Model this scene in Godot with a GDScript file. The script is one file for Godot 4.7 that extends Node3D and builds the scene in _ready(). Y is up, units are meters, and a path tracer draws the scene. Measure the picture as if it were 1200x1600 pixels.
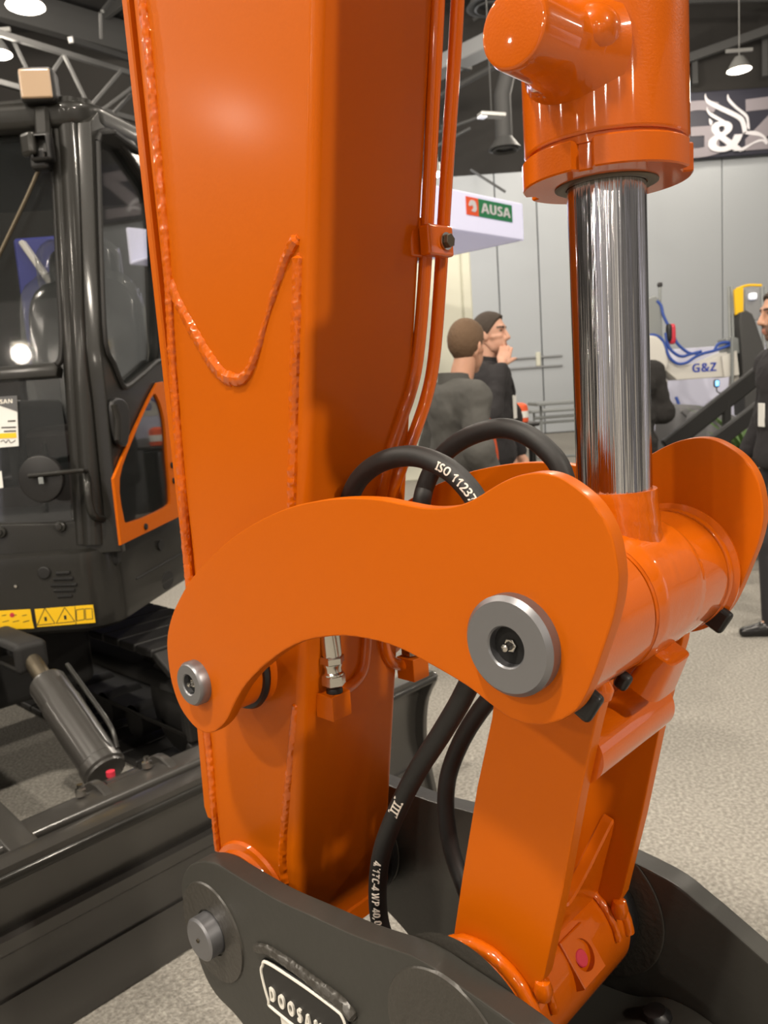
extends Node3D

# ---------------------------------------------------------------- camera geometry (the photograph is 1200 x 1600)
const FPX := 1250.0
const CAM := Vector3(0, 1.4, 0)
var FWD: Vector3
var RT: Vector3
var UP: Vector3
var ARM: Transform3D            # arm frame: x = F (away from the machine), y = up, z = minus the pin direction
var arm_cam: Vector3
var M := {}
var rng := RandomNumberGenerator.new()
var noise := FastNoiseLite.new()

func set_frames() -> void:
	var p := atan(188.0 / FPX)
	var r := atan(0.07)
	FWD = Vector3(0, -sin(p), -cos(p))
	var u0 := Vector3(0, cos(p), -sin(p))
	RT = Vector3(cos(r), 0, 0) - u0 * sin(r)
	UP = Vector3(sin(r), 0, 0) + u0 * cos(r)
	var P := Vector3(0.69537, 0, -0.71865)
	var F := Vector3(0.71865, 0, 0.69537)
	ARM = Transform3D(Basis(F, Vector3.UP, -P), CAM + ray(964, 929) * 0.72)
	arm_cam = ARM.affine_inverse() * CAM
	rng.seed = 7
	noise.seed = 3
	noise.frequency = 1.0

func ray(x: float, y: float) -> Vector3:          # direction with unit depth along the view axis
	return FWD + RT * ((x - 600.0) / FPX) - UP * ((y - 800.0) / FPX)

func at(x: float, y: float, depth: float) -> Vector3:
	return CAM + ray(x, y) * depth

func hit(x: float, y: float, pt: Vector3, n: Vector3) -> Vector3:
	var k := ray(x, y)
	return CAM + k * ((pt - CAM).dot(n) / k.dot(n))

func ap(x: float, y: float, p: float) -> Vector3:  # a point of the arm frame in the plane at pin coordinate p
	var k := ARM.basis.transposed() * ray(x, y)
	return arm_cam + k * ((-p - arm_cam.z) / k.z)

func ap2(x: float, y: float, p: float) -> Vector2:
	var v := ap(x, y, p)
	return Vector2(v.x, v.y)

func af(x: float, y: float, off: float) -> Vector3: # a point of the arm frame in the sloping front face of the stick, off metres in front of it
	var k := ARM.basis.transposed() * ray(x, y)
	var n := Vector3(1, -0.16, 0)
	var d := -0.345 + off
	return arm_cam + k * ((d - arm_cam.dot(n)) / k.dot(n))

func poly_p(a: Array, p: float) -> Array:
	var o := []
	for i in range(0, a.size(), 2):
		o.append(ap2(a[i], a[i + 1], p))
	return o

func path_p(a: Array, p: float) -> Array:
	var o := []
	for i in range(0, a.size(), 2):
		o.append(ap(a[i], a[i + 1], p))
	return o

func path_f(a: Array, off: float) -> Array:
	var o := []
	for i in range(0, a.size(), 2):
		o.append(af(a[i], a[i + 1], off))
	return o

# ---------------------------------------------------------------- shapes: lists of triangles, counter-clockwise seen from outside
func volume_sign(t: PackedVector3Array) -> float:
	var s := 0.0
	for i in range(0, t.size(), 3):
		s += t[i].dot(t[i + 1].cross(t[i + 2]))
	return s

func outward(t: PackedVector3Array) -> PackedVector3Array:
	if volume_sign(t) >= 0.0:
		return t
	var o := PackedVector3Array()
	o.resize(t.size())
	for i in range(0, t.size(), 3):
		o[i] = t[i]
		o[i + 1] = t[i + 2]
		o[i + 2] = t[i + 1]
	return o

func mk(t: PackedVector3Array, crease := 38.0, col := PackedColorArray()) -> ArrayMesh:
	var n := t.size()
	var fn := PackedVector3Array()
	fn.resize(n / 3)
	var ids := {}
	var head := PackedInt32Array()
	var vid := PackedInt32Array()
	vid.resize(n)
	var nxt := PackedInt32Array()
	nxt.resize(n)
	for i in range(0, n, 3):
		fn[i / 3] = (t[i + 1] - t[i]).cross(t[i + 2] - t[i])
		for k in 3:
			var key := Vector3i((t[i + k] * 40000.0).round())
			var id: int = ids.get(key, -1)
			if id < 0:
				id = head.size()
				ids[key] = id
				head.append(-1)
			vid[i + k] = id
			nxt[i + k] = head[id]
			head[id] = i + k
	var un := PackedVector3Array()
	un.resize(n / 3)
	for i in n / 3:
		un[i] = fn[i].normalized()
	var c := cos(deg_to_rad(crease))
	var vs := PackedVector3Array()
	var ns := PackedVector3Array()
	vs.resize(n)
	ns.resize(n)
	var cs := PackedColorArray()
	if col.size():
		cs.resize(n)
	for i in range(0, n, 3):
		for k in 3:
			var j := i + k
			var s := Vector3.ZERO
			var q := head[vid[j]]
			var u := un[i / 3]
			while q >= 0:
				if un[q / 3].dot(u) > c:
					s += fn[q / 3]
				q = nxt[q]
			var o := i + (3 - k) % 3
			vs[o] = t[j]
			ns[o] = s.normalized() if s.length_squared() > 1e-24 else u
			if col.size():
				cs[o] = col[j]
	var a := []
	a.resize(Mesh.ARRAY_MAX)
	a[Mesh.ARRAY_VERTEX] = vs
	a[Mesh.ARRAY_NORMAL] = ns
	if col.size():
		a[Mesh.ARRAY_COLOR] = cs
	var m := ArrayMesh.new()
	m.add_surface_from_arrays(Mesh.PRIMITIVE_TRIANGLES, a)
	return m

func quad(t: PackedVector3Array, a: Vector3, b: Vector3, c: Vector3, d: Vector3) -> void:
	t.append(a); t.append(b); t.append(c); t.append(a); t.append(c); t.append(d)

func cr(pts: Array, closed: bool, sub: int) -> Array:   # Catmull-Rom through the points
	var o := []
	var n := pts.size()
	for i in (n if closed else n - 1):
		var a = pts[(i - 1 + n) % n] if closed or i > 0 else pts[0] * 2.0 - pts[1]
		var b = pts[i]
		var c = pts[(i + 1) % n]
		var d = pts[(i + 2) % n] if closed or i < n - 2 else pts[n - 1] * 2.0 - pts[n - 2]
		for k in sub:
			var s := float(k) / sub
			o.append(0.5 * (b * 2.0 + (c - a) * s + (a * 2.0 - b * 5.0 + c * 4.0 - d) * s * s + (b * 3.0 - a - c * 3.0 + d) * s * s * s))
	if not closed:
		o.append(pts[n - 1])
	return o

func clean(pts: Array) -> PackedVector2Array:
	var o := PackedVector2Array()
	for p in pts:
		if o.is_empty() or o[o.size() - 1].distance_to(p) > 2e-5:
			o.append(p)
	if o[0].distance_to(o[o.size() - 1]) < 2e-5:
		o.remove_at(o.size() - 1)
	var s := 0.0
	for i in o.size():
		s += o[i].cross(o[(i + 1) % o.size()])
	if s < 0:
		o.reverse()
	return o

func inset(p: PackedVector2Array, by: float) -> PackedVector2Array:
	var o := PackedVector2Array()
	var n := p.size()
	for i in n:
		var e := (p[i] - p[(i - 1 + n) % n]).normalized()
		var g := (p[(i + 1) % n] - p[i]).normalized()
		var a := Vector2(e.y, -e.x)
		var b := Vector2(g.y, -g.x)
		o.append(p[i] - (a + b) * by / maxf(0.35, 1.0 + a.dot(b)))
	return o

# an outline extruded along z, its edges rounded by bev in steps; hole (optional) is a second outline cut through it
func plate(pts: Array, z0: float, z1: float, bev := 0.0012, steps := 1, hole := []) -> PackedVector3Array:
	var p := clean(pts)
	var t := PackedVector3Array()
	var rings := []
	for k in steps + 1:
		var s := PI / 2 * k / steps
		rings.append([inset(p, bev * (1.0 - sin(s))), z0 + bev * (1.0 - cos(s))])
	for k in range(steps, -1, -1):
		var s := PI / 2 * k / steps
		rings.append([inset(p, bev * (1.0 - sin(s))), z1 - bev * (1.0 - cos(s))])
	var n := p.size()
	for k in rings.size() - 1:
		var a: PackedVector2Array = rings[k][0]
		var b: PackedVector2Array = rings[k + 1][0]
		var za: float = rings[k][1]
		var zb: float = rings[k + 1][1]
		for i in n:
			var j := (i + 1) % n
			quad(t, Vector3(a[i].x, a[i].y, za), Vector3(a[j].x, a[j].y, za), Vector3(b[j].x, b[j].y, zb), Vector3(b[i].x, b[i].y, zb))
	var cap: PackedVector2Array = rings[0][0]
	if hole.size():
		var h := clean(hole)
		h.reverse()
		for i in h.size():
			var j := (i + 1) % h.size()
			quad(t, Vector3(h[i].x, h[i].y, z0), Vector3(h[j].x, h[j].y, z0), Vector3(h[j].x, h[j].y, z1), Vector3(h[i].x, h[i].y, z1))
		var bi := 0
		var bj := 0
		var bd := 1e9
		for i in cap.size():
			for j in h.size():
				if cap[i].distance_to(h[j]) < bd:
					bd = cap[i].distance_to(h[j])
					bi = i
					bj = j
		var w := PackedVector2Array()
		for i in cap.size() + 1:
			w.append(cap[(bi + i) % cap.size()])
		for j in h.size() + 1:
			w.append(h[(bj + j) % h.size()])
		cap = w
	var ix := Geometry2D.triangulate_polygon(cap)
	for i in range(0, ix.size(), 3):
		var a := cap[ix[i]]
		var b := cap[ix[i + 1]]
		var c := cap[ix[i + 2]]
		if (b - a).cross(c - a) < 0:
			var q := b
			b = c
			c = q
		t.append(Vector3(a.x, a.y, z1)); t.append(Vector3(b.x, b.y, z1)); t.append(Vector3(c.x, c.y, z1))
		t.append(Vector3(a.x, a.y, z0)); t.append(Vector3(c.x, c.y, z0)); t.append(Vector3(b.x, b.y, z0))
	return t

func circle(c: Vector2, r: float, n := 40) -> Array:
	var o := []
	for i in n:
		o.append(c + Vector2.from_angle(TAU * i / n) * r)
	return o

func box(s: Vector3, bev := 0.004) -> PackedVector3Array:   # a box about the origin with chamfered edges and corners
	bev = minf(bev, minf(s.x, minf(s.y, s.z)) * 0.3)
	var x := s.x / 2
	var y := s.y / 2
	return plate([Vector2(x - bev, -y), Vector2(x, -y + bev), Vector2(x, y - bev), Vector2(x - bev, y), Vector2(-x + bev, y), Vector2(-x, y - bev), Vector2(-x, -y + bev), Vector2(-x + bev, -y)], -s.z / 2, s.z / 2, bev)

func moved(t: PackedVector3Array, x: Transform3D) -> PackedVector3Array:
	return x * t

func off(t: PackedVector3Array, o: Vector3) -> PackedVector3Array:
	return Transform3D(Basis(), o) * t

func along(o: Vector3, dir: Vector3) -> Transform3D:      # y axis turned to dir, set at o
	var y := dir.normalized()
	var x := y.cross(Vector3(0.31, 0.2, 0.93)).normalized()
	return Transform3D(Basis(x, y, x.cross(y)), o)

func beam(a: Vector3, b: Vector3, w: float, h: float, bev := 0.002, up := Vector3.UP) -> PackedVector3Array:
	var z := (b - a).normalized()
	var x := up.cross(z).normalized()
	if x.length() < 0.5:
		x = Vector3.RIGHT.cross(z).normalized()
	return Transform3D(Basis(x, z.cross(x), z), (a + b) / 2) * box(Vector3(w, h, a.distance_to(b)), bev)

func lathe(prof: Array, seg := 40) -> PackedVector3Array:   # profile of (radius, height), turned about y
	var t := PackedVector3Array()
	for k in prof.size() - 1:
		var a: Vector2 = prof[k]
		var b: Vector2 = prof[k + 1]
		for i in seg:
			var u := TAU * i / seg
			var v := TAU * ((i + 1) % seg) / seg
			var p0 := Vector3(cos(u) * a.x, a.y, sin(u) * a.x)
			var p1 := Vector3(cos(v) * a.x, a.y, sin(v) * a.x)
			var p2 := Vector3(cos(v) * b.x, b.y, sin(v) * b.x)
			var p3 := Vector3(cos(u) * b.x, b.y, sin(u) * b.x)
			if a.x > 1e-7:
				t.append(p0); t.append(p1); t.append(p2)
			if b.x > 1e-7:
				t.append(p0); t.append(p2); t.append(p3)
	return outward(t)

func lv(a: Array) -> Array:                                # flat numbers to Vector2 list
	var o := []
	for i in range(0, a.size(), 2):
		o.append(Vector2(a[i], a[i + 1]))
	return o

func hexa(r: float, y0: float, y1: float) -> PackedVector3Array:
	return Transform3D(Basis(Vector3.RIGHT, -PI / 2), Vector3.ZERO) * plate(circle(Vector2.ZERO, r, 6), y0, y1, r * 0.09)

# a round bar along a path; r is one radius or a list; bumps roughens it like a weld
func sweep(path: Array, r, seg := 14, bumps := 0.0) -> PackedVector3Array:
	var n := path.size()
	var rings := []
	var tg: Vector3 = (path[1] - path[0]).normalized()
	var x := tg.cross(Vector3(0.3, 0.91, 0.27)).normalized()
	for i in n:
		var d: Vector3 = (path[mini(i + 1, n - 1)] - path[maxi(i - 1, 0)]).normalized()
		x = (x - d * x.dot(d)).normalized()
		var y := d.cross(x)
		var q: float = r if r is float else r[i]
		var ring := PackedVector3Array()
		for k in seg:
			var w := TAU * k / seg
			var e := q
			if bumps > 0.0:
				e *= 1.0 + bumps * (1.5 * noise.get_noise_3d(i * 0.43, k * 0.9, n * 1.7) + 0.9 * noise.get_noise_2d(i * 0.11, n * 0.7) + 0.22 * sin(i * 1.5 + 0.9 * sin(w)))
			ring.append(path[i] + (x * cos(w) + y * sin(w)) * e)
		rings.append(ring)
	var t := PackedVector3Array()
	for i in n - 1:
		for k in seg:
			var j := (k + 1) % seg
			quad(t, rings[i][k], rings[i][j], rings[i + 1][j], rings[i + 1][k])
	for k in seg:
		var j := (k + 1) % seg
		t.append(path[0]); t.append(rings[0][j]); t.append(rings[0][k])
		t.append(path[n - 1]); t.append(rings[n - 1][k]); t.append(rings[n - 1][j])
	return outward(t)

func resample(path: Array, step: float) -> Array:
	var o := [path[0]]
	var left := step
	for i in path.size() - 1:
		var a: Vector3 = path[i]
		var b: Vector3 = path[i + 1]
		var l := a.distance_to(b)
		var s := left
		while s < l:
			o.append(a.lerp(b, s / l))
			s += step
		left = s - l
	o.append(path[path.size() - 1])
	return o

func bead(pts: Array, r0: float, r1: float, mid := -1.0) -> PackedVector3Array:
	var p := resample(cr(pts, false, 8), 0.0028)
	var rr := []
	for i in p.size():
		var s := float(i) / (p.size() - 1)
		var q := lerpf(r0, r1, s)
		if mid > 0.0:
			q = lerpf(r0, mid, s * 2) if s < 0.5 else lerpf(mid, r1, s * 2 - 1)
		rr.append(q * (1.0 if i > 1 and i < p.size() - 2 else 0.5))
	return sweep(p, rr, 10, 0.11)

func grid(rows: Array, closed: bool) -> PackedVector3Array:  # a surface through rows of points
	var t := PackedVector3Array()
	for i in rows.size() - 1:
		var n: int = rows[i].size()
		for k in (n if closed else n - 1):
			var j := (k + 1) % n
			quad(t, rows[i][k], rows[i][j], rows[i + 1][j], rows[i + 1][k])
	return t

func text_tris(s: String, size: float, depth: float, family := "Droid Sans", weight := 700) -> PackedVector3Array:
	var f := SystemFont.new()
	f.font_names = PackedStringArray([family])
	f.font_weight = weight
	var tm := TextMesh.new()
	tm.text = s
	tm.font = f
	tm.font_size = 64
	tm.pixel_size = size / 46.0
	tm.depth = depth
	tm.curve_step = 2.0
	var out := PackedVector3Array()
	for k in tm.get_surface_count():
		var a := tm.surface_get_arrays(k)
		var v: PackedVector3Array = a[Mesh.ARRAY_VERTEX]
		var ix = a[Mesh.ARRAY_INDEX]
		if ix == null or ix.size() == 0:
			ix = PackedInt32Array(range(v.size()))
		for i in range(0, ix.size(), 3):
			out.append(v[ix[i]]); out.append(v[ix[i + 2]]); out.append(v[ix[i + 1]])
	return out

# ---------------------------------------------------------------- nodes
var used := {}
func numbered(n: String) -> String:
	var k: int = used.get(n, 0)
	used[n] = k + 1
	return n if k == 0 else "%s_%03d" % [n, k]

func obj(called: String, t, m: Material, parent: Node = self, crease := 38.0, col := PackedColorArray()) -> MeshInstance3D:
	var o := MeshInstance3D.new()
	o.mesh = t if t is Mesh else mk(t, crease, col)
	o.material_override = m
	o.name = numbered(called) if parent == self else called
	parent.add_child(o, true)
	return o

func tag(o: Node, label: String, category: String, group := "") -> Node:
	o.set_meta("label", label)
	o.set_meta("category", category)
	if group:
		o.set_meta("group", group)
	return o

func thing(called: String, label: String, category: String, x := Transform3D(), group := "") -> Node3D:
	var o := Node3D.new()
	o.name = numbered(called)
	add_child(o)
	o.transform = x
	tag(o, label, category, group)
	return o

func struct(called: String, t, m: Material, parent: Node = self) -> MeshInstance3D:
	var o := obj(called, t, m, parent)
	if parent == self:
		o.set_meta("kind", "structure")
	return o

func piece(o: Node, label: String) -> Node:
	o.set_meta("label", label)
	return o

# ---------------------------------------------------------------- materials
func ntex(freq: float, seed_: int, normal := false, strength := 4.0, lo := Color.BLACK, hi := Color.WHITE, size := 512, kind := FastNoiseLite.TYPE_SIMPLEX_SMOOTH, oct := 4) -> NoiseTexture2D:
	var n := FastNoiseLite.new()
	n.seed = seed_
	n.frequency = freq
	n.noise_type = kind
	n.fractal_octaves = oct
	var t := NoiseTexture2D.new()
	t.width = size
	t.height = size
	t.seamless = true
	t.noise = n
	if normal:
		t.as_normal_map = true
		t.bump_strength = strength
	else:
		var g := Gradient.new()
		g.set_color(0, lo)
		g.set_color(1, hi)
		t.color_ramp = g
	return t

func mat(name_: String, c: Color, rough: float, metal := 0.0) -> StandardMaterial3D:
	var m := StandardMaterial3D.new()
	m.resource_name = name_
	m.albedo_color = c
	m.roughness = rough
	m.metallic = metal
	M[name_] = m
	return m

func tri(m: StandardMaterial3D, s: float) -> void:
	m.uv1_triplanar = true
	m.uv1_scale = Vector3.ONE * s

func c8(r: int, g: int, b: int, a := 255) -> Color:
	return Color8(r, g, b, a)

func materials() -> void:
	var peel := ntex(0.03, 5, true, 2.0)
	var m := mat("paint", c8(192, 91, 3), 0.42)            # satin orange of plates
	m.normal_enabled = true
	m.normal_texture = peel
	m.normal_scale = 0.12
	m.clearcoat_enabled = true
	m.metallic_specular = 0.22
	m.clearcoat = 0.14
	m.clearcoat_roughness = 0.16
	tri(m, 9.0)
	m = mat("gloss", c8(197, 90, 3), 0.36)                  # thicker glossy orange of cylinder, welds and castings
	m.normal_enabled = true
	m.normal_texture = peel
	m.normal_scale = 0.5
	m.clearcoat_enabled = true
	m.metallic_specular = 0.22
	m.clearcoat = 0.9
	m.clearcoat_roughness = 0.045
	tri(m, 22.0)
	m = mat("chrome", c8(206, 206, 210), 0.1, 1.0)
	m.normal_enabled = true
	m.normal_texture = ntex(0.05, 9, true, 3.0)
	m.normal_scale = 0.55
	m.uv1_triplanar = true
	m.uv1_scale = Vector3(26, 0.05, 26)                      # drawn-out bumps that break reflections into streaks along the rod
	m = mat("steel", c8(138, 138, 141), 0.42, 0.85)          # turned pin faces
	mat("bright_steel", c8(200, 196, 188), 0.2, 1.0)
	mat("bolt_steel", c8(96, 88, 74), 0.4, 0.8)
	mat("hole_shade", c8(9, 8, 7), 0.8)  # near-black standing for the shade inside slots and the pin recess
	m = mat("bucket_grey", c8(51, 50, 46), 0.42)
	m.normal_enabled = true
	m.normal_texture = ntex(0.02, 12, true, 3.0)
	m.normal_scale = 0.15
	tri(m, 6.0)
	m = mat("bucket_worn", c8(60, 57, 52), 0.34, 0.1)
	m.normal_enabled = true
	m.normal_texture = ntex(0.012, 13, true, 6.0)
	m.normal_scale = 0.5
	tri(m, 14.0)
	m = mat("machine_grey", c8(33, 32, 29), 0.42)
	m.metallic_specular = 0.35
	m.clearcoat_enabled = true
	m.clearcoat = 0.35
	m.clearcoat_roughness = 0.1
	m = mat("blade_grey", c8(55, 53, 50), 0.34)
	m.clearcoat_enabled = true
	m.clearcoat = 0.6
	m.clearcoat_roughness = 0.16
	mat("chassis", c8(22, 21, 20), 0.7)
	m = mat("rubber", c8(27, 26, 25), 0.55)
	m.normal_enabled = true
	m.normal_texture = ntex(0.15, 21, true, 3.0)
	m.normal_scale = 0.25
	tri(m, 12.0)
	mat("black_plastic", c8(22, 21, 21), 0.42)
	mat("white_print", c8(226, 216, 204), 0.6)
	mat("white_paint", c8(232, 228, 218), 0.5)
	mat("red_plastic", c8(196, 48, 66), 0.45)
	mat("paper", c8(224, 224, 220), 0.7)
	mat("yellow", c8(238, 190, 20), 0.5)
	mat("ink", c8(40, 38, 34), 0.6)
	m = mat("cab_glass", c8(30, 34, 34, 70), 0.03)
	m.transparency = BaseMaterial3D.TRANSPARENCY_ALPHA
	m = mat("film", c8(215, 220, 220, 60), 0.12)
	m.transparency = BaseMaterial3D.TRANSPARENCY_ALPHA
	mat("seat_cloth", c8(52, 46, 44), 0.9)
	m = mat("carpet", Color.WHITE, 0.95)
	m.albedo_texture = ntex(0.035, 31, false, 1.0, c8(118, 114, 107), c8(182, 178, 169), 1024, FastNoiseLite.TYPE_SIMPLEX_SMOOTH, 5)
	m.normal_enabled = true
	m.normal_texture = ntex(0.12, 32, true, 8.0, Color.BLACK, Color.WHITE, 512)
	m.normal_scale = 0.45
	m.uv1_world_triplanar = true
	tri(m, 1.6)
	m = mat("wall_panel", c8(172, 177, 182), 0.6)
	mat("unseen_wall", c8(150, 150, 152), 0.8)  # unseen walls, kept pale for reflections in the rod and soft light
	mat("wall_rail", c8(140, 142, 145), 0.6)
	mat("upper_wall", c8(36, 34, 32), 0.85)
	mat("ceiling_dark", c8(38, 37, 37), 0.9)
	mat("ceiling_steel", c8(60, 60, 60), 0.7)
	mat("duct", c8(70, 70, 70), 0.55)
	mat("sign_navy", c8(40, 40, 52), 0.6)
	mat("sign_letter", c8(132, 126, 132), 0.6)
	mat("sign_white", c8(205, 203, 208), 0.6)
	mat("sign_grey", c8(112, 110, 118), 0.6)
	m = mat("fabric_white", c8(216, 218, 240), 0.8)
	m = mat("lit_fabric", c8(216, 218, 240), 0.8)
	m.emission_enabled = true
	m.emission = Color(0.86, 0.84, 1.0)
	m.emission_energy_multiplier = 0.45
	mat("logo_green", c8(30, 116, 74), 0.7)
	mat("logo_orange", c8(222, 84, 44), 0.7)
	mat("cream", c8(212, 212, 196), 0.8)
	mat("machine_white", c8(206, 204, 198), 0.5)
	mat("hose_blue", c8(36, 70, 150), 0.45)
	mat("print_blue", c8(40, 62, 160), 0.6)
	mat("frame_grey", c8(128, 132, 132), 0.45)
	mat("dark_plate", c8(60, 60, 60), 0.6)
	mat("cover_grey", c8(92, 92, 94), 0.7)
	mat("rail_black", c8(9, 9, 9), 0.6)
	m = mat("leaf", c8(74, 104, 48), 0.6)
	m.backlight_enabled = true
	m.backlight = Color(0.1, 0.14, 0.05)
	mat("pot", c8(60, 58, 56), 0.7)
	mat("blue_panel", c8(46, 52, 128), 0.5)
	m = mat("lamp_lens", Color.WHITE, 0.5)
	m.emission_enabled = true
	m.emission = Color(1.0, 0.93, 0.8)
	m.emission_energy_multiplier = 14.0
	mat("lamp_shell", c8(170, 170, 168), 0.4, 0.5)
	m = mat("tube_lens", Color.WHITE, 0.5)
	m.emission_enabled = true
	m.emission = Color(0.9, 0.92, 1.0)
	m.emission_energy_multiplier = 1.2
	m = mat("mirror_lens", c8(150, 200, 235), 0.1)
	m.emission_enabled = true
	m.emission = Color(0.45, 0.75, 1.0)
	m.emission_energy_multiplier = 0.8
	m = mat("amber_lens", c8(176, 148, 118), 0.15)
	m.clearcoat_enabled = true
	m = mat("skin", Color.WHITE, 0.55)
	m.vertex_color_use_as_albedo = true
	m.subsurf_scatter_enabled = true
	m.subsurf_scatter_strength = 0.08
	mat("hair_brown", c8(98, 76, 56), 0.85)
	mat("hair_dark", c8(58, 48, 40), 0.8)
	mat("jacket_grey", c8(78, 77, 74), 0.92)
	mat("jacket_black", c8(36, 34, 36), 0.9)
	mat("hoodie_black", c8(34, 32, 31), 0.92)
	mat("trousers_dark", c8(40, 39, 42), 0.9)
	mat("shoe_black", c8(20, 19, 20), 0.25)
	mat("lanyard_orange", c8(226, 92, 50), 0.7)

# ---------------------------------------------------------------- the scene
func _ready() -> void:
	set_frames()
	var cam := Camera3D.new()
	cam.name = "camera"
	add_child(cam)
	cam.transform = Transform3D(Basis(RT, UP, -FWD), CAM)
	var lens := CameraAttributesPhysical.new()
	lens.frustum_focal_length = 18.75                # 65.2 degrees of view, upright
	lens.frustum_focus_distance = 0.7
	lens.frustum_near = 0.03
	lens.frustum_far = 80.0
	lens.exposure_aperture = 9.0
	cam.attributes = lens
	var we := WorldEnvironment.new()
	we.name = "world_environment"
	var env := Environment.new()
	env.background_mode = Environment.BG_COLOR
	env.background_color = Color(0.02, 0.02, 0.022)
	env.tonemap_mode = Environment.TONE_MAPPER_LINEAR
	env.tonemap_exposure = 0.5
	env.sdfgi_enabled = true
	env.ssao_enabled = true
	env.ssil_enabled = true
	we.environment = env
	add_child(we)
	materials()
	lamps()
	hall()
	signs()
	booth()
	excavator()
	arm()
	bucket()
	people()

const LAMP_ENERGY := 62.0

func lamps() -> void:
	# unseen high bays, placed to light arm and hall and streak the barrel, 8 m up; [along F, along the pin direction]
	var spots := [[0.0, -2.9, 1.3], [8.6, -0.4, 2.1], [-2.2, -7.6, 1.0], [-0.8, -14.0, 0.8], [-7.0, -3.0, 0.8], [-6.5, 3.0, 0.7], [0.3, 2.4, 0.6], [-5.0, 9.5, 0.5], [0.5, 9.5, 0.5], [-13.5, -3.0, 0.6], [7.0, -9.0, 0.12], [7.0, 11.0, 0.5], [-3.5, -20.0, 0.6], [-19.0, -6.0, 0.3], [-15.0, -11.5, 0.3], [-11.0, -16.5, 0.3], [5.0, -20.0, 0.3], [9.5, -17.0, 0.3], [13.5, -12.5, 0.3], [17.5, -8.0, 0.3], [1.0, -24.0, 0.3]]
	var seen := [[1155, 110, 18.0, 0.26, "round warm high bay lamp hanging in front of the dark letter banner"], [40, 10, 13.0, 0.3, "bright high bay lamp glaring above the excavator cab's work light"], [-4, 85, 15.0, 0.26, "high bay lamp cut off by the picture's left edge"], [930, 60, 16.0, 0.26, "unseen high bay lamp behind the orange cylinder barrel, placed to light the partition wall"]]  # the last one is unseen, placed to light the partition wall
	var made: Node3D = null
	for i in spots.size() + seen.size():
		var pos: Vector3
		var size := 0.26
		var label := "round high bay lamp out of view, placed to light the orange arm and the hall"
		if i < spots.size():
			pos = ARM * Vector3(spots[i][0], 0, -spots[i][1])
			pos.y = 8.0
		else:
			var s: Array = seen[i - spots.size()]
			pos = at(s[0], s[1], s[2])
			size = s[3]
			label = s[4]
		var o := thing("high_bay_lamp", label, "lamp", Transform3D(Basis(), pos), "high bay lamps out of view" if i < spots.size() else "")
		var k := size / 0.26
		obj("reflector", lathe(lv([0.03 * k, 0.3 * k, 0.1 * k, 0.28 * k, 0.17 * k, 0.18 * k, 0.255 * k, 0.02 * k, 0.262 * k, 0.0, 0.25 * k, 0.01 * k, 0.16 * k, 0.17 * k, 0.03 * k, 0.26 * k, 0.03 * k, 0.3 * k]), 32), M.lamp_shell, o)
		obj("lens", lathe(lv([0, 0.03, 0.2 * k, 0.022, 0.248 * k, 0.012, 0.2 * k, 0.0, 0, -0.012]), 32), M.lamp_lens, o)
		obj("bracket", beam(Vector3(-0.3, 0.42, 0), Vector3(0.3, 0.42, 0), 0.05, 0.07), M.lamp_shell, o)
		obj("cable", sweep([Vector3(0, 0.28, 0), Vector3(0, 1.4, 0), Vector3(0, 2.3, 0)], 0.012, 8), M.lamp_shell, o)
		var l := OmniLight3D.new()
		l.name = "light"
		l.light_color = Color(1.0, 0.955, 0.89)
		l.light_energy = LAMP_ENERGY * (spots[i][2] if i < spots.size() else [0.12, 0.4, 0.4, 0.33][i - spots.size()])
		l.light_size = 0.22
		l.omni_range = 60.0
		l.omni_attenuation = 2.0
		l.shadow_enabled = true
		l.position = Vector3(0, -0.26, 0)
		o.add_child(l)

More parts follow.
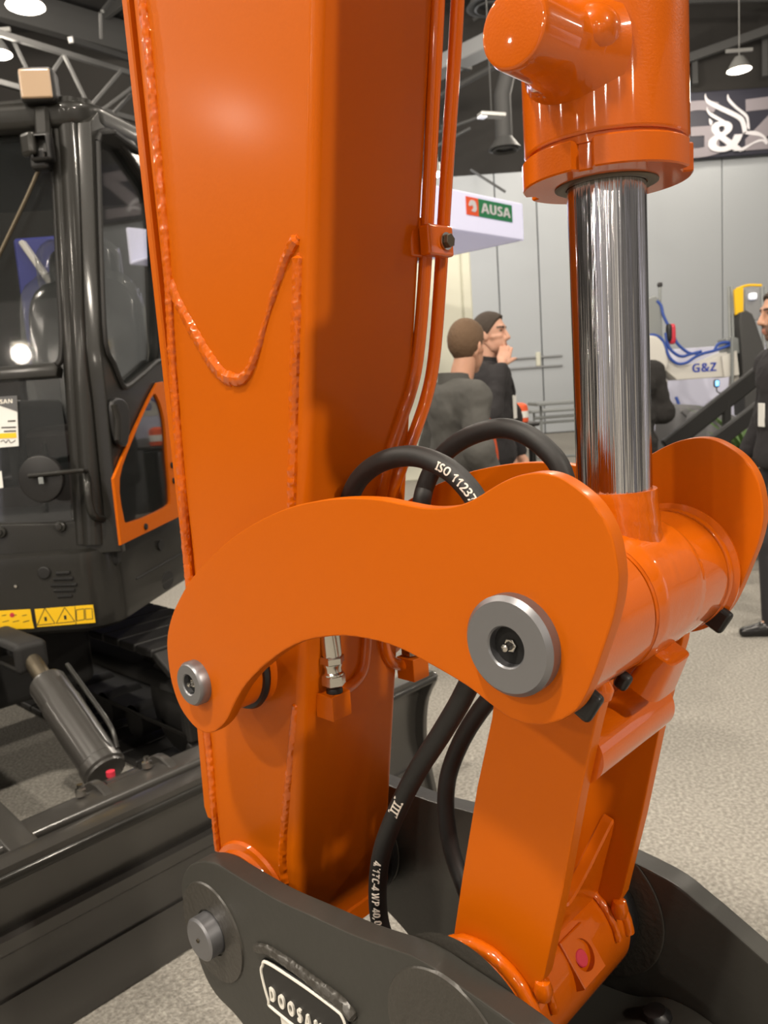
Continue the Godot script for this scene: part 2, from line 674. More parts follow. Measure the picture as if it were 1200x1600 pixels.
func hall() -> void:
	# floor, walls and ceiling of an exhibition hall, axis-aligned with the far partition wall
	struct("floor", off(box(Vector3(46, 0.2, 46), 0.01), Vector3(2, -0.1, -2)), M.carpet)
	struct("ceiling", off(box(Vector3(46, 0.3, 46), 0.01), Vector3(2, 10.85, -2)), M.ceiling_dark)
	struct("wall_left", off(box(Vector3(0.3, 11, 46), 0.01), Vector3(-21, 5.4, -2)), M.upper_wall)
	struct("wall_right", off(box(Vector3(0.3, 11, 46), 0.01), Vector3(25, 5.4, -2)), M.unseen_wall)
	struct("wall_rear", off(box(Vector3(46, 11, 0.3), 0.01), Vector3(2, 5.4, 21)), M.unseen_wall)  # out of view like the right wall, pale for the rod to mirror
	var back := struct("wall_back", off(box(Vector3(46, 11, 0.3), 0.01), Vector3(2, 5.4, -21.4)), M.upper_wall)
	var xs := [0.6, 2.28, 3.35, 4.4, 6.95, 9.12, 11.3, 13.5, 15.7, 17.9]
	for i in xs.size() - 1:
		var w: float = xs[i + 1] - xs[i] - 0.025
		obj("wall_panel", off(box(Vector3(w, 6.6, 0.08), 0.012), Vector3((xs[i] + xs[i + 1]) / 2, 3.32, -21.2)), M.wall_panel, back)
	for y in [1.75, 2.0]:
		obj("panel_rail", off(box(Vector3(2.6, 0.05, 0.06), 0.01), Vector3(3.6, y, -21.13)), M.wall_rail, back)
	obj("latch", off(box(Vector3(0.12, 0.36, 0.09), 0.02), Vector3(4.28, 1.95, -21.12)), M.cream, back)
	# dark steel under the ceiling: girders along the pin direction, joists across, a pipe and ducts
	var st := PackedVector3Array()
	for j in 9:
		var f := -22.0 + j * 4.0
		var a := ARM * Vector3(f, 0, 18)
		var b := ARM * Vector3(f, 0, -30)
		a.y = 10.2
		b.y = 10.2
		obj("ceiling_girder", clipped_beam(a, b, 0.28, 0.7), M.ceiling_steel, get_node("ceiling"))
	for j in 17:
		var p := -14.0 + j * 2.4
		var a := ARM * Vector3(-28, 0, -p)
		var b := ARM * Vector3(22, 0, -p)
		a.y = 10.55
		b.y = 10.55
		obj("ceiling_joist", clipped_beam(a, b, 0.12, 0.22), M.ceiling_steel, get_node("ceiling"))
	# braces under the girders where the photo shows trusses
	for k in 9:
		var c := ARM * Vector3(-18.0 + k * 0.9, 0, -2.0 - k * 2.0)
		obj("truss_brace", beam(Vector3(c.x, 9.9, c.z), Vector3(c.x + 0.9, 10.6, c.z - 0.6), 0.08, 0.08), M.ceiling_steel, get_node("ceiling"))
	var pp := thing("ceiling_pipe", "long grey pipe sloping past behind the orange tubes", "pipe")
	obj("pipe", sweep([at(640, 175, 16.6), at(720, 132, 16.2), at(1000, -20, 15.0)], 0.06, 10), M.ceiling_steel, pp)
	var tr := thing("roof_truss", "grey steel roof truss crossing the dark ceiling above the cab", "truss")
	for q in [[-40, 40, 215, 118], [-40, 118, 215, 188], [110, 62, 215, 96]]:
		obj("chord", beam(at(q[0], q[1], 13.8), at(q[2], q[3], 16.0), 0.1, 0.1, 0.01), M.ceiling_steel, tr)
	for q in [[20, 62, 60, 146], [60, 146, 100, 86], [100, 86, 140, 168], [140, 168, 190, 110], [160, 172, 218, 128], [178, 176, 205, 148], [160, 18, 178, -6], [157, 20, 158, 60]]:
		obj("brace", beam(at(q[0], q[1], 14.4), at(q[2], q[3], 14.8), 0.06, 0.06, 0.008), M.ceiling_steel, tr)
	var t2 := thing("roof_beam", "sloping roof beam and wall ledge above the dark letter banner", "beam")
	obj("chord", beam(at(1050, 100, 19.6), at(1215, 42, 19.2), 0.16, 0.2, 0.01), M.ceiling_steel, t2)
	obj("chord", beam(at(1060, 2, 18.4), at(1215, -2, 18.4), 0.1, 0.1, 0.01), M.ceiling_steel, t2)
	obj("post", beam(at(1085, 92, 19.7), at(1086, 132, 19.7), 0.14, 0.14, 0.01), M.ceiling_steel, t2)
	obj("post", beam(at(1195, 52, 19.7), at(1195.5, 120, 19.7), 0.14, 0.14, 0.01), M.ceiling_steel, t2)
	var bd := thing("box_duct", "pale rectangular air duct running between the orange tubes and the cylinder stub", "duct")
	obj("duct_body", beam(at(640, 128, 17.5), at(800, 52, 16.0), 0.5, 0.3, 0.02), M.wall_rail, bd)
	obj("duct_flange", beam(at(716, 94, 16.9), at(722, 91, 16.8), 0.56, 0.36, 0.01), M.duct, bd)
	for q in [[690, 105, 17.0], [770, 66, 16.3]]:
		var hp := at(q[0], q[1], q[2])
		obj("hanger", beam(hp, Vector3(hp.x, 10.6, hp.z), 0.03, 0.03, 0.004), M.ceiling_steel, bd)
	for q in [[660, 215, 770, 175], [690, 195, 700, 235], [735, 265, 790, 300], [660, 240, 735, 200]]:
		obj("stay", beam(at(q[0], q[1], 17.8), at(q[2], q[3], 17.8), 0.05, 0.05, 0.006), M.ceiling_steel, bd)
	var d := thing("air_duct", "dark round duct dropping to a ring diffuser above the lettered box sign", "duct")
	var dc := at(780, 232, 14.5)
	obj("duct_drop", sweep([dc + Vector3(0.1, 0.1, 0), dc + Vector3(0.1, 0.9, 0), dc + Vector3(0.25, 1.4, 0), dc + Vector3(0.9, 1.9, 0.2), dc + Vector3(2.2, 2.2, 0.8)], 0.15, 20), M.ceiling_steel, d)
	obj("diffuser", off(lathe(lv([0.15, 0.18, 0.27, 0.02, 0.3, -0.02, 0.25, -0.03, 0.2, 0.04, 0.1, 0.0, 0, 0.0, 0, 0.18]), 28), dc + Vector3(0.1, 0, 0)), M.duct, d)
	obj("vane_ring", off(lathe(lv([0.2, 0.0, 0.24, -0.04, 0.22, -0.05, 0.17, -0.01, 0.2, 0.0]), 28), dc + Vector3(0.1, -0.01, 0)), M.duct, d)
	var d2 := thing("air_diffuser", "ring shaped ceiling diffuser near the photo's top beside the orange port stub", "duct", Transform3D(Basis(), at(765, 8, 13.0)))
	obj("cone", lathe(lv([0.2, 0.3, 0.34, 0.02, 0.38, -0.03, 0.3, -0.03, 0.18, 0.06, 0, 0.06, 0, 0.3]), 28), M.duct, d2)
	obj("vane_ring", lathe(lv([0.2, 0.0, 0.25, -0.05, 0.22, -0.06, 0.17, -0.01, 0.2, 0.0]), 28), M.duct, d2)
	obj("duct_drop", sweep([Vector3(0, 0.3, 0), Vector3(0, 1.2, 0), Vector3(0, 2.0, 0)], 0.2, 18), M.ceiling_steel, d2)
	var fl := at(768, 180, 12.2)
	var fx := thing("strip_light", "small strip light fixture hanging above the ring diffuser", "lamp", Transform3D(Basis(Vector3.UP, 0.35), fl))
	obj("housing", box(Vector3(0.42, 0.06, 0.16), 0.01), M.lamp_shell, fx)
	obj("diffuser", off(box(Vector3(0.12, 0.03, 0.12), 0.008), Vector3(-0.16, -0.035, 0)), M.tube_lens, fx)
	obj("hanger", sweep([Vector3(0, 0.03, 0), Vector3(0, 0.8, 0), Vector3(0, 1.8, 0)], 0.01, 8), M.ceiling_steel, fx)
	var sl := SpotLight3D.new()
	sl.name = "strip_glow"
	sl.light_energy = 0.4
	sl.light_color = Color(0.9, 0.92, 1.0)
	sl.light_size = 0.1
	sl.spot_range = 40.0
	sl.spot_angle = 70.0
	sl.shadow_enabled = true
	sl.transform = Transform3D(Basis(Vector3.RIGHT, -PI / 2), Vector3(-0.16, -0.1, 0))
	fx.add_child(sl)
	# the bright lamp that shows through the slit between the two tubes
	var bl := thing("stand_light", "small bright lamp seen between the two orange tubes", "lamp", Transform3D(Basis(), at(684, 272, 17.0)))
	obj("lens", lathe(lv([0, 0.05, 0.08, 0.04, 0.12, 0, 0.08, -0.04, 0, -0.05]), 20), M.lamp_lens, bl)
	obj("shell", lathe(lv([0, 0.25, 0.08, 0.22, 0.125, 0.03, 0.12, 0.02, 0.07, 0.2, 0, 0.2]), 20), M.lamp_shell, bl)
	obj("hanger", sweep([Vector3(0, 0.22, 0), Vector3(0, 2.0, 0), Vector3(0, 4.4, 0)], 0.015, 8), M.lamp_shell, bl)
	var ol := OmniLight3D.new()
	ol.name = "glow"
	ol.light_energy = 6.0
	ol.light_size = 0.1
	ol.omni_range = 40.0
	ol.omni_attenuation = 2.0
	ol.shadow_enabled = true
	ol.position = Vector3(0, -0.14, 0)
	bl.add_child(ol)

func clipped_beam(a: Vector3, b: Vector3, w: float, h: float) -> PackedVector3Array:  # kept between the walls
	var d := b - a
	var t0 := 0.0
	var t1 := 1.0
	for k in [[a.x, d.x, -20.7, 24.7], [a.z, d.z, -21.0, 20.7]]:
		var u: float = (k[2] - k[0]) / k[1]
		var v: float = (k[3] - k[0]) / k[1]
		t0 = maxf(t0, minf(u, v))
		t1 = minf(t1, maxf(u, v))
	t1 = maxf(t1, t0 + 0.01)
	return beam(a + d * t0, a + d * t1, w, h, 0.01)

func sp(a: Array, z: float) -> Array:                  # picture points on the plane at depth z, as x,y
	var o := []
	for i in range(0, a.size(), 2):
		var v := hit(a[i], a[i + 1], Vector3(0, 0, z), Vector3(0, 0, 1))
		o.append(Vector2(v.x, v.y))
	return o

func signs() -> void:
	# the dark banner along the top of the partition wall
	var z := -20.9
	var b := thing("letter_banner", "long dark navy banner with big grey letters and a white eagle along the far wall", "banner")
	var c0: Vector2 = sp([1100, 143], z)[0]
	var c1: Vector2 = sp([1100, 247], z)[0]
	obj("banner_cloth", off(box(Vector3(9.0, c0.y - c1.y, 0.12), 0.02), Vector3(9.2, (c0.y + c1.y) / 2, z - 0.06)), M.sign_navy, b)
	var g := text_tris("G", 1.3, 0.03)
	var q: Vector2 = sp([1078, 205], z)[0]
	obj("letter_g", moved(g, Transform3D(Basis().scaled(Vector3(1.35, 1.0, 1)), Vector3(q.x, q.y - 0.02, z + 0.02))), M.sign_letter, b)
	obj("letter_z", plate(sp([1164.5, 156, 1204, 151, 1240, 149, 1241, 168, 1195, 217, 1242, 213, 1243, 230, 1164, 236, 1164, 218, 1210, 170, 1165, 175], z), z + 0.005, z + 0.035, 0.005), M.sign_letter, b)
	var am: Array = sp([1105, 240, 1161, 188], z)
	obj("ampersand", fit_text(text_tris("&", 1.0, 0.05), am[1].x - am[0].x, am[1].y - am[0].y, Vector3((am[0].x + am[1].x) / 2, (am[0].y + am[1].y) / 2, z + 0.05)), M.sign_white, b)
	for f in [[1101, 147, 1105, 156, 1125, 166, 1152, 179, 1162, 188, 1166, 206, 1160, 209, 1156, 193, 1147, 185, 1120, 172, 1104, 163, 1100, 154], [1159, 209, 1168, 206, 1180, 206, 1192, 212, 1199, 222, 1194, 219, 1186, 214, 1172, 212], [1136, 148, 1139, 155, 1150, 167, 1166, 180, 1169, 191, 1170, 203, 1166, 199, 1164, 185, 1148, 171, 1137, 160, 1135, 153], [1104, 168, 1107, 175, 1122, 184, 1132, 190, 1124, 191, 1108, 182, 1103, 174], [1107, 186, 1112, 191, 1110, 197, 1107, 193], [1154, 234, 1170, 226, 1184, 219, 1195, 219, 1199, 222, 1196, 227, 1190, 222, 1176, 226, 1162, 235, 1155, 238]]:
		obj("eagle_feather", plate(cr(sp(f, z), true, 3), z + 0.03, z + 0.055, 0.004), M.sign_white, b)
	# the hanging box sign with the green and orange logo: faces along the pin direction
	var s0 := at(818, 347, 9.0)
	var px := ARM.basis.x
	var pz := ARM.basis.z
	var sx := Transform3D(Basis(pz * -1.0, Vector3.UP, px), s0)   # x along the front face, z out of it
	var top := at(818, 319, 9.0).y - s0.y
	var bot := at(818, 375, 9.0).y - s0.y
	var s := thing("hanging_box_sign", "white hanging box sign with a small orange and green logo panel", "sign", sx)
	obj("fabric_front", off(box(Vector3(3.2, top - bot, 0.04), 0.01), Vector3(-1.6, (top + bot) / 2, -0.02)), M.lit_fabric, s)
	obj("fabric_side", off(box(Vector3(0.04, top - bot, 2.96), 0.01), Vector3(-0.02, (top + bot) / 2, -1.52)), M.fabric_white, s)
	obj("fabric_bottom", off(box(Vector3(3.16, 0.03, 2.96), 0.01), Vector3(-1.62, bot + 0.015, -1.52)), M.lit_fabric, s)
	obj("fabric_back", off(box(Vector3(3.2, top - bot, 0.04), 0.01), Vector3(-1.6, (top + bot) / 2, -3.02)), M.fabric_white, s)
	var inv := sx.affine_inverse()
	var pts := []
	for k in [[727, 307], [746, 309], [748, 340], [730, 336], [799, 322], [800, 350]]:
		var v := inv * hit(k[0], k[1], s0, px)
		pts.append(Vector2(v.x, v.y))
	var h: float = (pts[0].y - pts[3].y)
	var yc: float = (pts[1].y + pts[2].y) / 2
	obj("logo_square", plate([Vector2(pts[0].x, yc - h / 2), Vector2(pts[1].x, yc - h / 2), Vector2(pts[1].x, yc + h / 2), Vector2(pts[0].x, yc + h / 2)], 0.002, 0.008, 0.001), M.logo_orange, s)
	obj("logo_field", plate([Vector2(pts[1].x, yc - h / 2), Vector2(pts[4].x, yc - h / 2), Vector2(pts[4].x, yc + h / 2), Vector2(pts[1].x, yc + h / 2)], 0.002, 0.008, 0.001), M.logo_green, s)
	var cx: float = (pts[0].x + pts[1].x) / 2
	var w: float = pts[1].x - pts[0].x
	obj("logo_mark", plate(cr([Vector2(cx + w * 0.3, yc + h * 0.05), Vector2(cx + w * 0.2, yc + h * 0.3), Vector2(cx - w * 0.15, yc + h * 0.32), Vector2(cx - w * 0.32, yc + h * 0.05), Vector2(cx - w * 0.2, yc - h * 0.02), Vector2(cx - w * 0.05, yc + h * 0.06), Vector2(cx + w * 0.05, yc - h * 0.1), Vector2(cx - w * 0.12, yc - h * 0.25), Vector2(cx + w * 0.12, yc - h * 0.3), Vector2(cx + w * 0.3, yc - h * 0.18)], true, 3), 0.008, 0.014, 0.001), M.sign_white, s)
	var tx := text_tris("AUSA", h * 0.62, 0.006)
	var fw: float = pts[4].x - pts[1].x
	obj("logo_letters", fit_text(tx, fw * 0.86, h * 0.56, Vector3((pts[1].x + pts[4].x) / 2, yc, 0.012)), M.sign_white, s)
	var sg := AreaLight3D.new()
	sg.name = "sign_glow"
	sg.area_size = Vector2(3.0, 0.4)
	sg.light_color = Color(0.86, 0.84, 1.0)
	sg.light_energy = 1.0
	sg.area_range = 40.0
	sg.shadow_enabled = true
	sg.transform = Transform3D(Basis(Vector3.UP, PI), Vector3(-1.6, (top + bot) / 2, 0.03))
	s.add_child(sg)
	obj("hanger", sweep([Vector3(-2.9, top, -0.2), Vector3(-2.9, top + 3.5, -0.2), Vector3(-2.9, 10.5 - s0.y, -0.2)], 0.008, 6), M.lamp_shell, s)

func fit_text(t: PackedVector3Array, w: float, h: float, c: Vector3) -> PackedVector3Array:  # scaled to a width and height and centred
	var lo := Vector3.INF
	var hi := -Vector3.INF
	for v in t:
		lo = lo.min(v)
		hi = hi.max(v)
	var k := Vector3(w / (hi.x - lo.x), h / (hi.y - lo.y), 1)
	var o := PackedVector3Array()
	for v in t:
		o.append((v - (lo + hi) / 2) * k + c)
	return o

# ---------------------------------------------------------------- the stands behind, right of the arm
func booth() -> void:
	# cream booth wall behind the man in grey
	var bwall := thing("booth_wall", "tall cream booth wall with a corner post behind the man in grey fleece", "partition")
	var a := at(690, 420, 12.0)
	var b := at(720, 420, 12.0)
	obj("wall_sheet", off(box(Vector3(2.2, 3.6, 0.06), 0.01), Vector3(b.x - 1.1, 1.8, b.z)), M.cream, bwall)
	obj("corner_post", off(box(Vector3(0.14, 3.7, 0.14), 0.02), Vector3(b.x + 0.07, 1.85, b.z)), M.cream, bwall)
	# bar tables of tube by the partition wall
	for q in [[868, 640, 11.0, "grey tube frame table behind the black hose loop"], [884, 628, 9.5, "taller grey tube stand beside the chrome rod"]]:
		var c := at(q[0], q[1], q[2])
		var t := thing("tube_table", q[3], "table", Transform3D(Basis(), Vector3(c.x, 0, c.z)))
		obj("table_top", off(box(Vector3(0.8, 0.04, 0.6), 0.01), Vector3(0, c.y, 0)), M.frame_grey, t)
		for x in [-0.32, 0.32]:
			obj("leg", sweep([Vector3(x, 0, 0.1), Vector3(x, c.y / 2, 0.1), Vector3(x, c.y - 0.02, 0.1)], 0.016, 10), M.frame_grey, t)
		obj("stretcher", sweep([Vector3(-0.3, 0.35, 0.1), Vector3(0, 0.35, 0.1), Vector3(0.3, 0.35, 0.1)], 0.018, 10), M.frame_grey, t)
		obj("foot_rail", sweep([Vector3(-0.4, c.y - 0.16, 0.12), Vector3(0, c.y - 0.16, 0.12), Vector3(0.4, c.y - 0.16, 0.12)], 0.018, 10), M.frame_grey, t)
	var pl_ := at(812, 660, 6.2)
	var ped := thing("display_pedestal", "dark pedestal carrying the orange canister", "pedestal", Transform3D(Basis(), Vector3(pl_.x, 0, pl_.z)))
	obj("column", off(rbox(Vector3(0.2, pl_.y - 0.03, 0.2), 0.02), Vector3(0, (pl_.y - 0.03) / 2, 0)), M.black_plastic, ped)
	obj("top", off(rbox(Vector3(0.26, 0.03, 0.26), 0.01), Vector3(0, pl_.y - 0.015, 0)), M.black_plastic, ped)
	var can := thing("canister", "orange canister with a pale label standing behind the badge wearer", "canister", Transform3D(Basis(), pl_))
	obj("body", lathe(lv([0, 0, 0.062, 0, 0.068, 0.01, 0.068, 0.1, 0.062, 0.13, 0.04, 0.145, 0.025, 0.15, 0, 0.15]), 28), M.lanyard_orange, can)
	obj("label", lathe(lv([0.0685, 0.035, 0.0695, 0.036, 0.0695, 0.085, 0.0685, 0.086]), 28), M.paper, can)
	# the white robot arm with blue hoses
	var r := thing("robot_saw", "white industrial machine with blue lettering on its boom and looping blue hoses", "machine")
	var z := 12.0
	var pn := Vector3(0, 0, 1)
	var o0 := at(1090, 580, z)
	var bt := Transform3D(Basis(), o0)
	obj("boom", panel(bt, [1040, 548, 1060, 572, 1100, 566, 1140, 548, 1146, 552, 1146, 588, 1058, 594, 1036, 575], -0.4, 0.0, 0.02), M.machine_white, r)
	obj("shoulder", panel(bt, [1004, 530, 1022, 524, 1034, 532, 1044, 548, 1044, 572, 1030, 590, 1004, 580], -0.45, 0.05, 0.03, [], 3), M.machine_white, r)
	obj("boom_lettering", bt * fit_text(text_tris("G&Z", 0.2, 0.01), 0.36, 0.13, bt.affine_inverse() * at(1100, 574, z) + Vector3(0, 0, 0.01)), M.print_blue, r)
	obj("mast", panel(bt, [1010, 468, 1024, 462, 1034, 470, 1036, 532, 1010, 532], -0.3, -0.05, 0.02), M.frame_grey, r)
	obj("mast_rod", sweep([at(1031, 448, z), at(1031, 470, z), at(1031, 500, z)], 0.022, 10), M.frame_grey, r)
	obj("rod_knob", off(cushion(Vector3(0.07, 0.07, 0.07)), at(1031, 445, z)), M.black_plastic, r)
	for h in [[1005, 528, 1014, 524, 1024, 524, 1034, 530, 1040, 542, 1046, 558, 1058, 568, 1072, 567, 1086, 558, 1100, 552, 1116, 548, 1142, 539], [1026, 470, 1033, 478, 1037, 494, 1050, 520, 1058, 536, 1068, 546, 1078, 552, 1090, 552], [1040, 520, 1044, 540, 1054, 552, 1066, 557, 1080, 553, 1096, 549], [1116, 548, 1122, 538, 1132, 535, 1142, 536], [1056, 620, 1060, 630, 1062, 640]]:
		var pts := []
		for i in range(0, h.size(), 2):
			pts.append(at(h[i], h[i + 1], z - 0.1))
		obj("blue_hose", sweep(cr(pts, false, 5), 0.022, 10), M.hose_blue, r)
	obj("red_valve", off(cushion(Vector3(0.09, 0.3, 0.12)), at(1050, 522, z - 0.1)), M.red_plastic, r)
	obj("valve_cap", off(cushion(Vector3(0.07, 0.26, 0.12)), at(1045, 520, z - 0.12)), M.black_plastic, r)
	obj("tool_head", panel(bt, [1128, 556, 1152, 548, 1156, 586, 1132, 590], -0.3, 0.06, 0.02), M.machine_white, r)
	obj("tool_block", panel(bt, [1134, 530, 1146, 526, 1160, 530, 1162, 552, 1138, 554], -0.3, 0.02, 0.02), M.frame_grey, r)
	obj("tool_post", off(box(Vector3(0.035, 1.0, 0.05), 0.006), at(1144, 580, z - 0.1)), M.frame_grey, r)
	obj("tool_bracket", panel(bt, [1150, 566, 1164, 556, 1168, 600, 1146, 604], -0.25, -0.05, 0.02), M.machine_white, r)
	for x in [1138, 1143, 1190, 1196]:
		obj("guard_post", beam(at(x, 448, z), at(x + 3, 545, z), 0.035, 0.05, 0.005), M.frame_grey, r)
	obj("yellow_guard", panel(bt, [1148, 452, 1162, 449, 1162, 487, 1150, 492], -0.06, 0.0, 0.008), M.yellow, r)
	obj("yellow_rail", sweep(cr([at(1150, 452, z), at(1168, 446, z), at(1190, 446, z)], false, 4), 0.02, 8), M.yellow, r)
	obj("inner_panel", panel(bt, [1164, 452, 1188, 450, 1188, 500, 1164, 500], -0.2, -0.15, 0.01), M.wall_rail, r)
	obj("work_light", off(cushion(Vector3(0.12, 0.1, 0.08)), at(1176, 463, z - 0.05)), M.tube_lens, r)
	obj("side_plate", panel(bt, [1155, 500, 1158, 488, 1167, 485, 1176, 490, 1182, 505, 1200, 560, 1230, 600, 1230, 660, 1165, 650, 1160, 560], -0.3, 0.1, 0.02), M.dark_plate, r)
	obj("pivot_cap", along(at(1167, 511, z - 0.12), Vector3(0, 0, 1)) * lathe(lv([0, 0, 0.045, 0, 0.045, 0.04, 0.03, 0.05, 0, 0.05]), 20), M.bright_steel, r)
	obj("machine_base", off(rbox(Vector3(2.6, 0.45, 1.0), 0.04), Vector3(o0.x + 0.4, 0.225, o0.z - 0.6)), M.cover_grey, r)
	obj("column", off(rbox(Vector3(0.5, 0.9, 0.5), 0.04), Vector3(at(1025, 600, z).x, 0.85, o0.z - 0.4)), M.machine_white, r)
	# pale panel behind the machine
	var bpz := at(1100, 600, 14.0)
	var bw := thing("pale_screen", "pale blue grey screen standing behind the white machine", "partition", Transform3D(Basis(), Vector3(bpz.x, 0, bpz.z)))
	obj("sheet", off(box(Vector3(2.4, 1.75, 0.06), 0.01), Vector3(0, 0.9, 0)), M.fabric_white, bw)
	for s in [-1.1, 1.1]:
		obj("foot", off(box(Vector3(0.08, 0.05, 0.5), 0.01), Vector3(s, 0.025, 0)), M.frame_grey, bw)
	# little mirror with a blue lit face
	var mp := at(1120, 599, 10.3)
	var mm := thing("blue_mirror", "small mirror with a glowing blue face on a bent stalk", "mirror", Transform3D(Basis(), mp))
	obj("shell", off(cushion(Vector3(0.075, 0.105, 0.04)), Vector3(0, 0, -0.01)), M.black_plastic, mm)
	obj("glass_face", off(cushion(Vector3(0.052, 0.08, 0.03)), Vector3(0, 0, 0.004)), M.mirror_lens, mm)
	obj("stalk", sweep(cr([Vector3(0, -0.05, -0.01), Vector3(0.005, -0.1, -0.01), Vector3(0.05, -0.13, -0.01), Vector3(0.12, -0.15, -0.02), Vector3(0.2, -0.6, -0.02), Vector3(0.2, -mp.y, -0.02)], false, 4), 0.009, 8), M.black_plastic, mm)
	var ml := OmniLight3D.new()
	ml.name = "mirror_glow"
	ml.light_color = Color(0.45, 0.75, 1.0)
	ml.light_energy = 0.02
	ml.light_size = 0.03
	ml.omni_range = 40.0
	ml.omni_attenuation = 2.0
	ml.shadow_enabled = true
	ml.position = Vector3(0, 0, 0.04)
	mm.add_child(ml)
	# covered machines, grey, low
	for q in [[1082, 655, 10.0, 0.9, "grey covered machine with a sloping top beside the black sweatshirt"], [1118, 668, 8.9, 0.6, "lower grey covered machine under the stair rail"]]:
		var c := at(q[0], q[1], q[2])
		var cm := thing("covered_machine", q[4], "machine", Transform3D(Basis(), Vector3(c.x, 0, c.z)))
		var h: float = c.y + 0.18
		var k: float = q[3]
		obj("cover", off(plate(cr(lv([-0.4 * k, 0, 0.5 * k, 0, 0.55 * k, 0.5 * h, 0.3 * k, 0.86 * h, -0.05 * k, h, -0.32 * k, 0.97 * h, -0.42 * k, 0.6 * h]), true, 3), -0.35, 0.35, 0.06, 3), Vector3.ZERO), M.cover_grey, cm)
		obj("fold", sweep([Vector3(-0.3 * k, 0.95 * h, 0.36), Vector3(0.1 * k, 0.6 * h, 0.37), Vector3(0.4 * k, 0.2 * h, 0.36)], 0.02, 8), M.cover_grey, cm)
	# potted fern behind the stair
	var fp := at(1172, 640, 7.4)
	var fern := thing("potted_fern", "leafy green fern behind the black stair rails", "plant", Transform3D(Basis(), Vector3(fp.x, 0, fp.z)))
	obj("pot", lathe(lv([0, 0, 0.14, 0, 0.18, 0.5, 0.19, 0.52, 0.16, 0.52, 0.15, 0.48, 0, 0.47]), 24), M.pot, fern)
	for i in 64:
		var t := PackedVector3Array()
		var w := rng.randf() * TAU
		var l := rng.randf_range(0.35, 0.62)
		var up := rng.randf_range(0.25, 0.85)
		var d := Vector3(cos(w), 0, sin(w))
		var sd := Vector3(-sin(w), 0, cos(w))
		var prev := Vector3(0, 0.5, 0)
		for k in 7:
			var s := (k + 1) / 7.0
			var q := Vector3(0, 0.5 + up * s - 0.28 * s * s, 0) + d * l * s
			var wd := 0.032 * (1.0 - s * 0.85)
			var wp := 0.032 * (1.0 - k / 7.0 * 0.85)
			quad(t, prev - sd * wp, prev + sd * wp, q + sd * wd, q - sd * wd)
			quad(t, prev - sd * wp - Vector3(0, 0.002, 0), q - sd * wd - Vector3(0, 0.002, 0), q + sd * wd - Vector3(0, 0.002, 0), prev + sd * wp - Vector3(0, 0.002, 0))
			prev = q
		obj("frond", t, M.leaf, fern)
	# the black stair
	var s := thing("stair", "black steel stair with two sloping handrails and thin cables at the right edge", "stair")
	var zs := 5.6
	obj("handrail", beam(at(1040, 700, zs), at(1260, 525, zs), 0.05, 0.12, 0.01), M.rail_black, s)
	obj("handrail", beam(at(1090, 712, zs - 0.5), at(1260, 582, zs - 0.5), 0.05, 0.1, 0.01), M.rail_black, s)
	for k in 5:
		obj("cable", sweep([at(1080, 770 + k * 34, zs - 0.3), at(1150, 722 + k * 34, zs - 0.3), at(1260, 646 + k * 34, zs - 0.3)], 0.006, 8), M.bolt_steel, s)
	for x in [1050, 1135, 1232]:
		var top := at(x, 700 - (x - 1040) * 0.79, zs)
		obj("post", beam(Vector3(top.x, 0.0, top.z), top, 0.05, 0.05, 0.006), M.rail_black, s)
	var f0 := at(1100, 760, zs - 0.1)
	for k in 7:
		obj("tread", off(box(Vector3(0.3, 0.05, 1.0), 0.01), Vector3(f0.x + 0.02 + k * 0.26, 0.16 + k * 0.18, f0.z - 0.6)), M.rail_black, s)
	obj("stringer", beam(Vector3(f0.x - 0.1, 0.03, f0.z - 0.08), Vector3(f0.x + 1.7, 1.28, f0.z - 0.08), 0.05, 0.28, 0.01), M.rail_black, s)
	obj("skirt_panel", off(plate(lv([0.1, 0.0, 2.6, 0.0, 2.6, 1.45, 2.2, 1.45]), -0.03, 0.0, 0.005), Vector3(f0.x, 0.02, f0.z - 1.2)), M.rail_black, s)
	# a tall blue display seen through the cab glass
	var bd := at(62, 372, 7.5)
	var blue := thing("blue_display", "blue display panel with a white slanting strut seen through the cab windscreen", "display", Transform3D(Basis(), Vector3(bd.x, 0, bd.z)))
	obj("panel", off(box(Vector3(0.46, bd.y, 0.12), 0.02), Vector3(0, bd.y / 2, 0)), M.blue_panel, blue)
	obj("strut", beam(Vector3(-0.13, bd.y - 0.04, 0.1), Vector3(0.1, bd.y - 0.45, 0.1), 0.09, 0.05, 0.01), M.machine_white, blue)
	# unseen panels out of the frame, placed for chrome rod and paint to mirror
	for q in [[-6.5, 6.0, 2.4, 0.25, "fabric_white"], [-1.2, 9.5, 1.2, 0.1, "cover_grey"], [0.6, 8.0, 1.2, 0.0, "machine_white"], [3.4, 7.0, 2.0, -0.2, "cover_grey"], [6.4, 5.0, 1.5, -0.6, "fabric_white"], [8.6, 1.5, 1.8, -1.1, "rail_black"], [9.5, -2.0, 1.4, -1.4, "fabric_white"]]:
		var e := thing("unseen_panel", "unseen free standing panel in the aisle, placed to be mirrored in the chrome rod", "partition", Transform3D(Basis(Vector3.UP, q[3]), Vector3(q[0], 0, q[1])), "unseen panels for reflections")
		obj("sheet", off(box(Vector3(q[2], 2.9, 0.08), 0.015), Vector3(0, 1.5, 0)), M[q[4]], e)
		for sx in [-0.45, 0.45]:
			obj("foot", off(box(Vector3(0.08, 0.05, 0.6), 0.01), Vector3(sx * q[2], 0.025, 0)), M.frame_grey, e)

# ---------------------------------------------------------------- the machine behind: cab, undercarriage, dozer blade
var CF: Transform3D        # cab front: x right, y up the windscreen, z out of it
var CD: Transform3D        # cab door side: x away along the side, y up, z out of it

